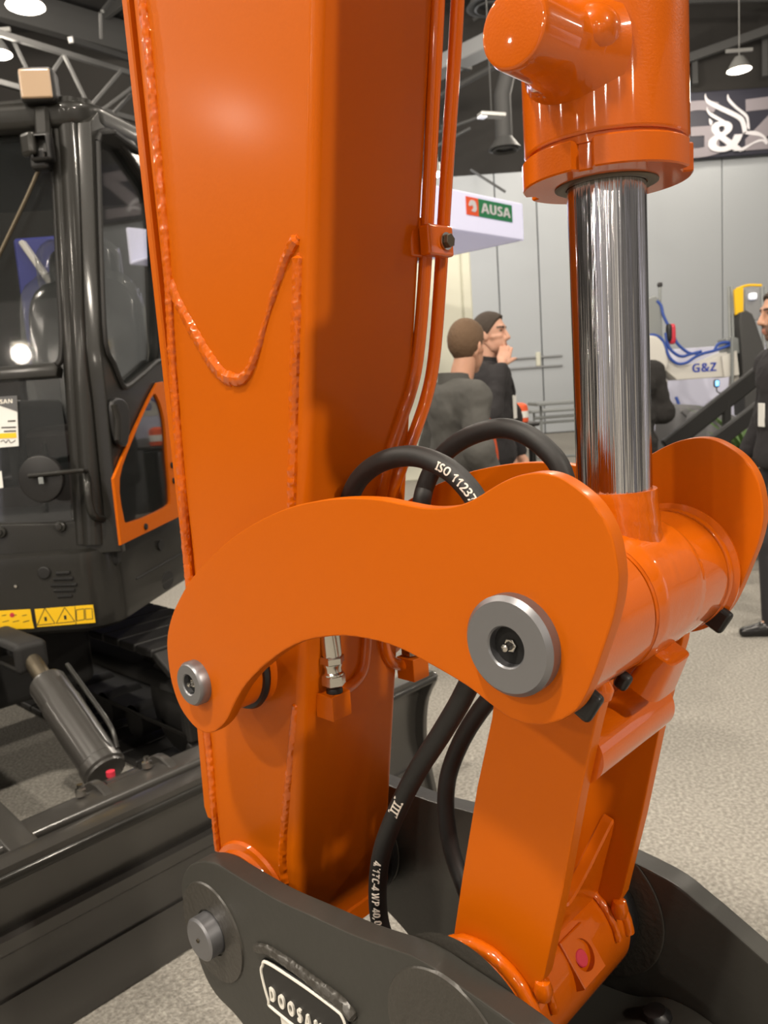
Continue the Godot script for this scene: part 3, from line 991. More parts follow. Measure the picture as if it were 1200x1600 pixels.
func on_frame(t: Transform3D, a: Array, z := 0.0) -> Array:
	var o := []
	var inv := t.affine_inverse()
	for i in range(0, a.size(), 2):
		var v := inv * hit(a[i], a[i + 1], t * Vector3(0, 0, z), t.basis.z)
		o.append(Vector2(v.x, v.y))
	return o

func on_frame3(t: Transform3D, x: float, y: float, z := 0.0) -> Vector3:
	return hit(x, y, t * Vector3(0, 0, z), t.basis.z)

func wf(f: float, y: float, p: float) -> Vector3:
	var v := ARM * Vector3(f, 0, -p)
	return Vector3(v.x, y, v.z)

func panel(t: Transform3D, a: Array, z0: float, z1: float, bev := 0.004, hole := [], sub := 1, steps := 2) -> PackedVector3Array:
	var p := on_frame(t, a, z1)
	return t * plate(cr(p, true, sub) if sub > 1 else p, z0, z1, bev, steps, (cr(on_frame(t, hole, z1), true, 3) if hole.size() else []))

func excavator() -> void:
	var n := Vector3(0, 0.112, 1).normalized()
	CF = Transform3D(Basis(Vector3.RIGHT, n.cross(Vector3.RIGHT), n), Vector3(-0.905, 0.93, -2.67))
	var dd := Vector3(0.14, 0, -0.99).normalized()
	CD = Transform3D(Basis(dd, Vector3.UP, dd.cross(Vector3.UP)), Vector3(-0.895, 0.93, -2.69))
	var o := thing("excavator", "dark grey excavator with glazed cab, orange door panel and dozer blade behind the orange arm", "excavator")
	# --- cab skirt: a pressed band round the cab floor with a rounded corner
	var plan := []
	for x in [-2.3, -1.9, -1.5, -1.2, -1.06]:
		plan.append(Vector3(x, 0, -2.625))
	for k in range(1, 8):
		var w := deg_to_rad(90.0 - 82.0 * k / 7.0)
		plan.append(Vector3(-1.06 + cos(w) * 0.14, 0, -2.765 + sin(w) * 0.14))
	for s in [0.1, 0.3, 0.6, 1.0, 1.4]:
		plan.append(Vector3(-0.92, 0, -2.785) + dd * s)
	var prof := lv([0.035, 0.66, 0.0, 0.68, -0.004, 0.72, 0.0, 0.8, 0.004, 0.9, 0.01, 0.935, 0.03, 0.945, 0.09, 0.945, 0.09, 0.66])
	var rows := []
	for i in plan.size():
		var d: Vector3 = (plan[mini(i + 1, plan.size() - 1)] - plan[maxi(i - 1, 0)]).normalized()
		var inn := Vector3.UP.cross(d)
		var ring := []
		for q in prof:
			ring.append(plan[i] + inn * q.x + Vector3.UP * q.y)
		rows.append(ring)
	var skirt := obj("cab_skirt", outward(grid(rows, true)), M.machine_grey, o, 30)
	var SF := Transform3D(Basis(), Vector3(-0.905, 0.8, -2.625))
	var vents := [[88, 109, 896], [84, 114, 905], [80, 120, 914.5], [85, 117, 923], [91, 113, 932]]
	for v in vents:
		var a := on_frame3(SF, v[0], v[2])
		var b := on_frame3(SF, v[1], v[2] - 1.0)
		obj("vent_slot", sweep([a, a.lerp(b, 0.5), b], 0.006, 8), M.hole_shade, skirt)  # solid dark bar, slot shade put into its colour
	obj("rubber_plug", along(on_frame3(SF, 69, 895), Vector3(0, 0, 1)) * lathe(lv([0, -0.01, 0.021, -0.01, 0.021, 0.003, 0.018, 0.006, 0, 0.007]), 24), M.chassis, skirt)
	obj("screw_head", along(on_frame3(SF, 25, 916), Vector3(0, 0, 1)) * lathe(lv([0, 0, 0.006, 0, 0.005, 0.004, 0, 0.005]), 12), M.bright_steel, skirt)
	var l1 := obj("warning_label", panel(SF, [-30, 956, 47, 952, 53, 982, -28, 985], 0.001, 0.004, 0.0005), M.yellow, skirt)
	var l2 := obj("warning_label", panel(SF, [54, 952, 145, 945, 149, 973, 58, 980], 0.001, 0.004, 0.0005), M.yellow, skirt)
	for tri_ in [[70, 950, 86, 974, 58, 977], [101, 949, 117, 971, 88, 974]]:
		var v := on_frame(SF, tri_, 0.004)
		for k in 3:
			var a := SF * Vector3(v[k].x, v[k].y, 0.0045)
			var b := SF * Vector3(v[(k + 1) % 3].x, v[(k + 1) % 3].y, 0.0045)
			obj("label_line", beam(a, b, 0.0022, 0.001, 0.0003, Vector3(0, 0, 1)), M.ink, skirt)
		var c := SF * Vector3((v[0].x + v[1].x + v[2].x) / 3, (v[0].y + v[1].y + v[2].y) / 3, 0.0045)
		obj("label_symbol", off(box(Vector3(0.008, 0.014, 0.001), 0.0003), c), M.ink, skirt)
	for bk in [[119, 953, 131, 951, 132, 968, 120, 970], [133, 951, 144, 951, 145, 967, 134, 968]]:
		var v := on_frame(SF, bk, 0.004)
		for k in 4:
			var a := SF * Vector3(v[k].x, v[k].y, 0.0045)
			var b := SF * Vector3(v[(k + 1) % 4].x, v[(k + 1) % 4].y, 0.0045)
			obj("label_line", beam(a, b, 0.0022, 0.001, 0.0003, Vector3(0, 0, 1)), M.ink, skirt)
	obj("label_line", beam(on_frame3(SF, 117, 947, 0.0045), on_frame3(SF, 119, 976, 0.0045), 0.0018, 0.001, 0.0003, Vector3(0, 0, 1)), M.ink, skirt)
	obj("label_dot", along(on_frame3(SF, 19, 961, 0.004), Vector3(0, 0, 1)) * lathe(lv([0, 0, 0.008, 0, 0.008, 0.001, 0, 0.001]), 16), M.red_plastic, skirt)
	for k in 3:
		var a := on_frame3(SF, 4.0 + k * 16, 972, 0.0045)
		obj("label_line", beam(a, a + Vector3(0.022, 0.004, 0), 0.0022, 0.001, 0.0003, Vector3(0, 0, 1)), M.ink, skirt)
		obj("label_line", beam(a + Vector3(0, 0.022, 0), a + Vector3(0.016, 0.024, 0), 0.0022, 0.001, 0.0003, Vector3(0, 0, 1)), M.ink, skirt)
	var SD := Transform3D(CD.basis, Vector3(-0.918, 0.8, -2.8))
	for q in [[251, 852, 0.012, 0.02], [261, 906, 0.026, 0.036]]:
		var c := on_frame(SD, [q[0], q[1]], 0.0)[0] as Vector2
		var ell := []
		for k in 24:
			ell.append(c + Vector2(cos(TAU * k / 24) * q[2] * 2.2, sin(TAU * k / 24) * q[3]))
		obj("access_hole", SD * plate(ell, -0.006, 0.004, 0.001), M.chassis, skirt)
	obj("pressed_groove", beam(on_frame3(SD, 212, 905, 0.001), on_frame3(SD, 288, 862, 0.001), 0.008, 0.006, 0.002), M.chassis, skirt)
	# --- cab body: sill, pillars, roof, rear
	var cab := obj("cab_sill", panel(CF, [-120, 822, 100, 816, 160, 806, 182, 812, 190, 862, 150, 866, -120, 878], -0.05, 0.0, 0.008), M.machine_grey, o)
	for b in [[95, 823], [2, 832]]:
		obj("sill_bolt", along(on_frame3(CF, b[0], b[1]), CF.basis.z) * lathe(lv([0, 0, 0.02, 0, 0.018, 0.01, 0.011, 0.012, 0.010, 0.02, 0, 0.021]), 16), M.machine_grey, cab)
	var px := [[112, 160], [115, 185], [121, 260], [129, 400], [137, 540], [146, 690], [156, 850]]
	var c1 := []
	var c2 := []
	var c3 := []
	for q in px:
		c1.append(on_frame3(CF, q[0] - 6, q[1], -0.03))
		c2.append(on_frame3(CF, q[0] + 14, q[1], -0.045))
		c3.append(on_frame3(CF, q[0] - 26, q[1], -0.02))
	var pil := obj("corner_pillar", sweep(cr(c1, false, 4), 0.046, 20), M.machine_grey, o)
	obj("pillar_rib", sweep(cr(c2, false, 4), 0.036, 18), M.machine_grey, pil)
	obj("pillar_rib", sweep(cr(c3, false, 4), 0.026, 16), M.machine_grey, pil)
	obj("pillar_core", panel(CF, [84, 190, 132, 190, 150, 420, 170, 700, 186, 855, 118, 850, 96, 560, 92, 400], -0.1, -0.05, 0.01), M.machine_grey, pil)
	obj("header_rail", panel(CF, [-200, 176, 60, 156, 112, 150, 118, 196, 60, 200, -200, 222], -0.08, 0.0, 0.012), M.machine_grey, o)
	obj("header_strip", sweep([on_frame3(CF, -160, 178, 0.004), on_frame3(CF, -20, 167, 0.004), on_frame3(CF, 52, 160, 0.004)], 0.012, 10), M.machine_grey, o)
	# roof slab with rounded edges, sloping back along the side
	var rp := []
	for c in [[-2.3, 0.0], [-0.98, 0.0]]:
		rp.append(Vector2(c[0], c[1]))
	for k in 5:
		rp.append(Vector2(-0.98, -0.12) + Vector2.from_angle(deg_to_rad(75.0 - 18.0 * k)) * 0.12)
	rp.append_array(lv([-0.66, -1.5, -0.8, -1.6, -2.3, -1.6]))
	var rt := Transform3D(Basis(Vector3.RIGHT, Vector3(0, 0.09, -1).normalized() * -1.0, Vector3(0, 1, 0.09).normalized()), Vector3(0, 2.42, -2.8))
	obj("cab_roof", rt * plate(rp, -0.09, 0.0, 0.03, 4), M.machine_grey, o)
	obj("added_roof_liner", rt * off(box(Vector3(1.5, 1.5, 0.02), 0.006), Vector3(-1.56, -0.8, -0.102)), M.chassis, o)  # matte sheet added to keep reflections off the roof underside
	obj("cab_rear", off(box(Vector3(1.3, 0.75, 0.06), 0.02), Vector3(-1.5, 1.25, -4.25)), M.seat_cloth, o)
	for x in [-2.1, -0.74]:
		obj("rear_pillar", beam(Vector3(x, 0.9, -4.22), Vector3(x, 2.3, -4.22), 0.09, 0.09, 0.02), M.machine_grey, o)
	obj("cab_floor", off(box(Vector3(1.25, 0.06, 1.5), 0.01), Vector3(-1.55, 0.9, -3.45)), M.chassis, o)
	# --- windscreen and lower pane
	var ws := obj("windscreen", panel(CF, [-200, 222, 40, 208, 78, 212, 88, 232, 92, 400, 97, 535, 88, 566, -200, 588], -0.03, -0.024, 0.001), M.cab_glass, o)
	var r1 := []
	for q in [[-160, 222], [-30, 207], [40, 203], [66, 209], [80, 226], [85, 270], [92, 420], [97, 540], [86, 572], [40, 577], [-160, 590]]:
		r1.append(on_frame3(CF, q[0], q[1], -0.02))
	obj("window_seal", sweep(cr(r1, false, 4), 0.011, 8), M.rubber, ws)
	obj("cross_bar", panel(CF, [-160, 586, 84, 566, 90, 574, 88, 588, -160, 606], -0.05, 0.004, 0.006), M.machine_grey, o)
	obj("lower_pane", panel(CF, [-160, 604, 92, 588, 104, 700, 112, 812, -160, 822], -0.03, -0.024, 0.001), M.cab_glass, o)
	# brown bar standing for a reflection in the windscreen; poster
	var wp := obj("reflection_bar", sweep([on_frame3(CF, 62, 262, 0.01), on_frame3(CF, 40, 312, 0.01), on_frame3(CF, 16, 362, 0.008), on_frame3(CF, -6, 408, 0.008)], 0.007, 8), M.bolt_steel, o)
	obj("reflection_bar_end", off(rbox(Vector3(0.06, 0.07, 0.05), 0.012), on_frame3(CF, 64, 250, 0.02)), M.black_plastic, wp)  # box at the upper end of the bar drawn for the reflection
	var poster := obj("price_card", panel(CF, [-60, 624, 26, 618, 29, 697, -58, 704], -0.022, -0.019, 0.0005), M.paper, o)
	obj("card_header", panel(CF, [-60, 624, 26, 618, 26.6, 643, 0, 634, -59, 632], -0.019, -0.0175, 0.0003), M.cover_grey, poster)
	obj("card_stripe", panel(CF, [-59, 680, 25, 676, 26, 684, -59, 688], -0.019, -0.0175, 0.0003), M.yellow, poster)
	var wd: Vector3 = on_frame3(CF, 19, 626) - on_frame3(CF, -24, 626)
	obj("card_lettering", CF * fit_text(text_tris("DOOSAN", 0.02, 0.001), wd.length(), 0.0145, CF.affine_inverse() * on_frame3(CF, -2, 628, -0.0168)), M.white_paint, poster)
	for q in [[12, 657, 24], [2, 667, 25], [6, 673, 25]]:
		obj("card_line", panel(CF, [q[0], q[1], q[2], q[1] - 0.6, q[2], q[1] + 1.6, q[0], q[1] + 2.2], -0.019, -0.0178, 0.0002), M.ink, poster)
	obj("card_scrawl", sweep(cr([on_frame3(CF, 1, 690, -0.018), on_frame3(CF, 6, 688, -0.018), on_frame3(CF, 9, 692, -0.018), on_frame3(CF, 13, 687, -0.018), on_frame3(CF, 17, 692, -0.018), on_frame3(CF, 24, 688, -0.018)], false, 4), 0.0012, 6), M.ink, poster)
	obj("paper_sheet", panel(CF, [-40, 738, 2, 736, 5, 762, -38, 770], -0.022, -0.019, 0.0005), M.paper, o)
	# round front mirror on its bar, grab handle
	var mc := on_frame3(CF, 66, 748, 0.07)
	var mir := obj("round_mirror", along(mc, Vector3(-0.12, 0.05, 1)) * lathe(lv([0, -0.03, 0.05, -0.026, 0.076, -0.008, 0.079, 0.004, 0.076, 0.012, 0.07, 0.014, 0.03, 0.018, 0, 0.019]), 36), M.black_plastic, o)
	obj("mirror_arm", sweep([on_frame3(CF, 45, 744, 0.1), on_frame3(CF, 90, 739, 0.1), on_frame3(CF, 128, 735, 0.06), on_frame3(CF, 138, 738, 0.0)], 0.008, 10), M.machine_grey, mir)
	obj("mirror_tag", off(box(Vector3(0.016, 0.022, 0.003), 0.001), on_frame3(CF, 64, 751, 0.105)), M.frame_grey, mir)
	obj("grab_handle", sweep(cr([on_frame3(CF, 134, 740, 0.01), on_frame3(CF, 136, 760, 0.05), on_frame3(CF, 140, 790, 0.055), on_frame3(CF, 147, 807, 0.045), on_frame3(CF, 160, 811, 0.0)], false, 5), 0.013, 12), M.machine_grey, o)
	# work lamp above the pillar and the lamp bracket
	var wl := on_frame3(CF, 62, 138, 0.03)
	var lamp := obj("work_lamp", moved(rbox(Vector3(0.115, 0.11, 0.08), 0.018), Transform3D(Basis(Vector3.UP, 0.12), wl)), M.black_plastic, o)
	obj("lamp_lens", moved(rbox(Vector3(0.098, 0.09, 0.012), 0.006), Transform3D(Basis(Vector3.UP, 0.12), wl + Vector3(0.003, 0, 0.04))), M.amber_lens, lamp)
	obj("lamp_stalk", beam(on_frame3(CF, 66, 166, 0.02), on_frame3(CF, 70, 246, 0.03), 0.05, 0.035, 0.01), M.machine_grey, lamp)
	obj("lamp_bracket", off(rbox(Vector3(0.07, 0.09, 0.05), 0.012), on_frame3(CF, 66, 232, 0.04)), M.black_plastic, lamp)
	obj("side_mirror", moved(rbox(Vector3(0.06, 0.075, 0.03), 0.014), Transform3D(Basis(Vector3.UP, -0.5), on_frame3(CF, 45, 226, 0.05))), M.machine_grey, lamp)
	# --- the door on the cab's side
	var glass_in := [152, 222, 158, 208, 170, 206, 190, 226, 214, 262, 243, 318, 250, 440, 252, 552, 243, 566, 214, 592, 198, 604, 190, 600, 176, 566, 164, 536, 158, 420]
	var door := obj("door", panel(CD, [142, 190, 152, 174, 172, 178, 206, 216, 250, 276, 282, 332, 300, 600, 286, 800, 189, 852, 178, 748, 166, 620, 156, 540], -0.05, 0.0, 0.006, glass_in), M.machine_grey, o)
	obj("door_glass", CD * plate(on_frame(CD, glass_in, -0.02), -0.026, -0.022, 0.0005), M.cab_glass, door)
	var ds := []
	for i in range(0, glass_in.size(), 2):
		ds.append(on_frame3(CD, glass_in[i], glass_in[i + 1], 0.003))
	ds.append(ds[0])
	obj("window_seal", sweep(cr(ds, false, 3), 0.011, 8), M.rubber, door)
	var pane := [193, 806, 187, 748, 206, 690, 236, 622, 246, 620, 257, 656, 262, 720, 266, 774, 260, 792, 204, 816]
	var orange := obj("door_panel", panel(CD, [178, 748, 206, 680, 234, 620, 246, 598, 256, 596, 266, 640, 274, 710, 284, 806, 190, 852], 0.002, 0.014, 0.004, pane), M.paint, door)
	piece(orange, "orange lower door panel round the black glass")
	obj("lower_glass", CD * plate(cr(on_frame(CD, pane, 0.006), true, 3), 0.003, 0.006, 0.0005), M.cab_glass, door)
	for q in [[227, 823, 3.0], [268, 727, 2.4], [271, 751, 2.6]]:
		obj("panel_bolt", along(on_frame3(CD, q[0], q[1], 0.014), CD.basis.z) * lathe(lv([0, 0, 0.012, 0, 0.011, 0.006, 0, 0.007]), 14), M.chassis, door)
	var hd := on_frame(CD, [168, 628, 178, 622, 190, 630, 195, 655, 192, 692, 184, 699, 176, 690, 170, 660], 0.0)
	obj("door_handle", CD * plate(cr(hd, true, 3), 0.0, 0.022, 0.008, 3), M.black_plastic, door)
	obj("handle_grip", sweep([on_frame3(CD, 178, 632, 0.03), on_frame3(CD, 184, 655, 0.034), on_frame3(CD, 184, 688, 0.03)], 0.012, 10), M.machine_grey, door)
	# --- seat with a plastic cover, console
	var seat := obj("seat_back", moved(cushion(Vector3(0.44, 0.56, 0.12)), Transform3D(Basis(Vector3.RIGHT, -0.12), at(135, 545, 3.25))), M.seat_cloth, o)
	obj("headrest", moved(cushion(Vector3(0.27, 0.22, 0.1)), Transform3D(Basis(Vector3.RIGHT, -0.08), at(131, 428, 3.3))), M.seat_cloth, seat)
	obj("seat_cushion", off(cushion(Vector3(0.46, 0.14, 0.46)), at(130, 690, 3.05)), M.seat_cloth, seat)
	obj("plastic_cover", moved(cushion(Vector3(0.5, 0.62, 0.17), 0.012), Transform3D(Basis(Vector3.RIGHT, -0.12), at(134, 545, 3.25))), M.film, seat)
	obj("headrest_cover", moved(cushion(Vector3(0.34, 0.28, 0.15), 0.012), Transform3D(Basis(Vector3.RIGHT, -0.08), at(126, 428, 3.3))), M.film, seat)
	var con := obj("side_console", off(rbox(Vector3(0.2, 0.3, 0.5), 0.03), at(30, 690, 3.0)), M.black_plastic, o)
	obj("lever", sweep([at(40, 640, 2.95), at(36, 610, 2.95), at(34, 560, 2.93)], 0.012, 10), M.black_plastic, con)
	obj("lever_knob", off(lathe(lv([0, -0.04, 0.022, -0.03, 0.028, 0.0, 0.022, 0.03, 0, 0.04]), 16), at(34, 548, 2.93)), M.black_plastic, con)
	obj("travel_lever", sweep([at(72, 800, 2.75), at(72, 720, 2.8), at(68, 680, 2.85)], 0.01, 10), M.machine_grey, con)
	# --- undercarriage in the arm's own direction
	var ch := obj("chassis", moved(rbox(Vector3(0.95, 0.3, 0.85), 0.03), Transform3D(ARM.basis, wf(-3.1, 0.5, 0.3))), M.chassis, o)
	obj("slew_ring", off(lathe(lv([0, 0, 0.42, 0, 0.44, 0.02, 0.44, 0.1, 0, 0.1]), 40), wf(-2.95, 0.64, 0.3)), M.chassis, ch)
	obj("swing_post", moved(rbox(Vector3(0.3, 0.6, 0.25), 0.04), Transform3D(Basis(), Vector3(-1.95, 0.95, -2.5))), M.chassis, ch)
	for s in [-0.33, 0.95]:
		var tr := obj("track_frame", moved(rbox(Vector3(1.7, 0.22, 0.26), 0.04), Transform3D(ARM.basis, wf(-3.0, 0.28, s))), M.chassis, o)
		for e in [-2.3, -3.75]:
			obj("track_wheel", along(wf(e, 0.27, s), ARM.basis.z) * lathe(lv([0, -0.1, 0.1, -0.1, 0.13, -0.08, 0.2, -0.07, 0.215, -0.05, 0.215, 0.05, 0.2, 0.07, 0.13, 0.08, 0.1, 0.1, 0, 0.1]), 32), M.chassis, tr)
		for k in 4:
			obj("track_roller", along(wf(-2.65 - k * 0.25, 0.12, s), ARM.basis.z) * lathe(lv([0, -0.08, 0.07, -0.08, 0.07, 0.08, 0, 0.08]), 20), M.chassis, tr)
		var per := 2 * 1.45 + TAU * 0.245
		for k in 36:
			var d := per * k / 36.0
			var f: float
			var y: float
			var tw := 0.0
			if d < 1.45:
				f = -2.3 - d; y = 0.27 + 0.245
			elif d < 1.45 + PI * 0.245:
				tw = (d - 1.45) / 0.245
				f = -3.75 - sin(tw) * 0.245; y = 0.27 + cos(tw) * 0.245
			elif d < 2.9 + PI * 0.245:
				f = -3.75 + (d - 1.45 - PI * 0.245); y = 0.27 - 0.245; tw = PI
			else:
				tw = PI + (d - 2.9 - PI * 0.245) / 0.245
				f = -2.3 - sin(tw) * 0.245; y = 0.27 + cos(tw) * 0.245
			obj("track_shoe", moved(rbox(Vector3(0.118, 0.032, 0.38), 0.008), Transform3D(ARM.basis * Basis(Vector3(0, 0, 1), tw), wf(f, y, s))), M.rubber, tr)
	# --- dozer blade with its arms and lift cylinder
	var bp := cr(lv([-1.36, 0.445, -1.395, 0.43, -1.425, 0.37, -1.445, 0.29, -1.45, 0.2, -1.435, 0.12]), false, 5)
	var bt := Transform3D(ARM.basis, Vector3(ARM.origin.x, 0, ARM.origin.z))
	var bl := obj("dozer_blade", bt * pl2(bp, 0.016, -0.75, 1.29), M.blade_grey, o)
	obj("cutting_edge", bt * pl2(lv([-1.425, 0.125, -1.398, 0.004]), 0.022, -0.75, 1.29), M.blade_grey, bl)
	obj("top_flange", bt * pl2(lv([-1.352, 0.448, -1.40, 0.446, -1.43, 0.436]), 0.02, -0.75, 1.29), M.blade_grey, bl)
	obj("blade_lip", bt * sweep([Vector3(-1.354, 0.441, 0.75), Vector3(-1.354, 0.441, 0.0), Vector3(-1.354, 0.441, -1.29)], 0.0125, 14), M.machine_grey, bl)
	obj("end_plate", bt * pl(cr(lv([-1.345, 0.45, -1.39, 0.36, -1.41, 0.26, -1.41, 0.16, -1.39, 0.06, -1.385, 0.01, -1.43, 0.01, -1.47, 0.1, -1.475, 0.28, -1.45, 0.42, -1.41, 0.455]), true, 3), 1.285, 1.305, 0.003), M.blade_grey, bl)
	obj("spine_beam", bt * moved(rbox(Vector3(0.1, 0.13, 1.7), 0.018), Transform3D(Basis(), Vector3(-1.575, 0.36, -0.3))), M.blade_grey, bl)
	obj("spine_web", bt * moved(box(Vector3(0.16, 0.05, 1.7), 0.01), Transform3D(Basis(), Vector3(-1.5, 0.25, -0.3))), M.blade_grey, bl)
	for s in [-0.02, 0.95]:
		var arm_ := obj("blade_arm", bt * pl(lv([-1.45, 0.42, -1.62, 0.44, -2.5, 0.52, -2.62, 0.5, -2.6, 0.38, -2.45, 0.3, -1.7, 0.16, -1.45, 0.14]), s - 0.035, s + 0.035, 0.008, 2), M.blade_grey, bl)
		obj("arm_pin", bt * zl([0, s - 0.06, 0.035, s - 0.06, 0.035, s + 0.06, 0, s + 0.06], Vector2(-2.55, 0.44)), M.chassis, arm_)
	obj("gusset_plate", bt * pl(lv([-1.44, 0.43, -1.7, 0.44, -1.62, 0.2, -1.45, 0.14]), -0.17, -0.15, 0.003), M.blade_grey, bl)
	var ca := Vector3(wf(-2.05, 0.6, 0.3))
	var cb := Vector3(wf(-1.68, 0.375, 0.3))
	var cd := (cb - ca).normalized()
	var bc := obj("blade_cylinder", along(ca, cd) * lathe(lv([0, 0, 0.05, 0, 0.055, 0.01, 0.055, 0.1, 0.058, 0.102, 0.058, 0.34, 0.062, 0.345, 0.062, 0.37, 0.056, 0.376, 0.056, 0.384, 0.03, 0.386, 0, 0.386]), 40), M.blade_grey, o)
	obj("cylinder_rod", along(ca, -cd) * lathe(lv([0, 0, 0.026, 0, 0.026, 0.1, 0, 0.1]), 24), M.bolt_steel, bc)
	obj("rod_mount", moved(rbox(Vector3(0.3, 0.1, 0.1), 0.02), Transform3D(ARM.basis, ca - cd * 0.12 + ARM.basis.x * -0.12)), M.chassis, bc)
	obj("end_eye", bt * zl([0, 0.255, 0.05, 0.255, 0.05, 0.345, 0, 0.345], Vector2(-1.635, 0.37)), M.blade_grey, bc)
	obj("red_cap", along(cb + Vector3(0.0, 0.04, 0.02), Vector3.UP) * lathe(lv([0, 0, 0.012, 0, 0.012, 0.014, 0, 0.015]), 12), M.red_plastic, bc)
	obj("cylinder_pipe", sweep(cr([ca + Vector3(0.07, 0.05, 0), ca + cd * 0.12 + Vector3(0.075, 0.045, 0), ca + cd * 0.26 + Vector3(0.075, 0.045, 0), ca + cd * 0.33 + Vector3(0.06, 0.03, 0)], false, 4), 0.007, 10), M.machine_grey, bc)
	for s in [0.21, 0.4]:
		obj("clevis_plate", bt * pl(cr(lv([-1.52, 0.40, -1.6, 0.44, -1.67, 0.42, -1.69, 0.36, -1.64, 0.3, -1.52, 0.3]), true, 3), s, s + 0.025, 0.003), M.blade_grey, bl)
		obj("clevis_bolt", off(lathe(lv([0, 0, 0.014, 0, 0.014, 0.016, 0.008, 0.018, 0.008, 0.03, 0, 0.03]), 8), wf(-1.6, 0.43, s - 0.04)), M.bright_steel, bl)

func pl2(pts: Array, th: float, p0: float, p1: float) -> PackedVector3Array:
	return ribbon(pts, th, p0, p1)

func cushion(s: Vector3, rough := 0.0) -> PackedVector3Array:
	var rows := []
	for i in 13:
		var v := PI * i / 12.0
		var ring := []
		for k in 28:
			var w := TAU * k / 28
			var d := Vector3(sin(v) * cos(w), cos(v), sin(v) * sin(w))
			var q := Vector3(signf(d.x) * pow(absf(d.x), 0.5) * s.x / 2, signf(d.y) * pow(absf(d.y), 0.5) * s.y / 2, signf(d.z) * pow(absf(d.z), 0.6) * s.z / 2)
			if rough > 0.0:
				q += d * noise.get_noise_3d(q.x * 22, q.y * 22, q.z * 22) * rough
			ring.append(q)
		rows.append(ring)
	return outward(grid(rows, true))

# ---------------------------------------------------------------- the orange arm in the foreground (arm frame: x = f, y = u, z = -p)
func pl(pts: Array, p0: float, p1: float, bev := 0.0012, steps := 1, hole := []) -> PackedVector3Array:
	return plate(pts, -p1, -p0, bev, steps, hole)

func zl(prof: Array, c: Vector2, seg := 48) -> PackedVector3Array:      # turned about a pin; profile of (radius, p)
	return along(Vector3(c.x, c.y, 0), Vector3(0, 0, -1)) * lathe(lv(prof), seg)

func wrap_text(path: Array, r: float, start: float, size: float, s: String) -> PackedVector3Array:
	# lettering bent round a hose: x runs along it, y round it
	var p := resample(path, 0.002)
	var o := PackedVector3Array()
	for v in text_tris(s, size, 0.0004):
		var d := clampf((start + v.x) / 0.002, 0.0, p.size() - 2.001)
		var i := int(d)
		var c: Vector3 = p[i].lerp(p[i + 1], d - i)
		var t: Vector3 = (p[mini(i + 3, p.size() - 1)] - p[maxi(i - 3, 0)]).normalized()
		var n := arm_cam - c
		n = (n - t * n.dot(t)).normalized()
		n = n.rotated(t, 0.25)
		var up := n.cross(t)
		var w := v.y / r
		o.append(c + (n * cos(w) + up * sin(w)) * (r + 0.0003 + v.z))
	return o

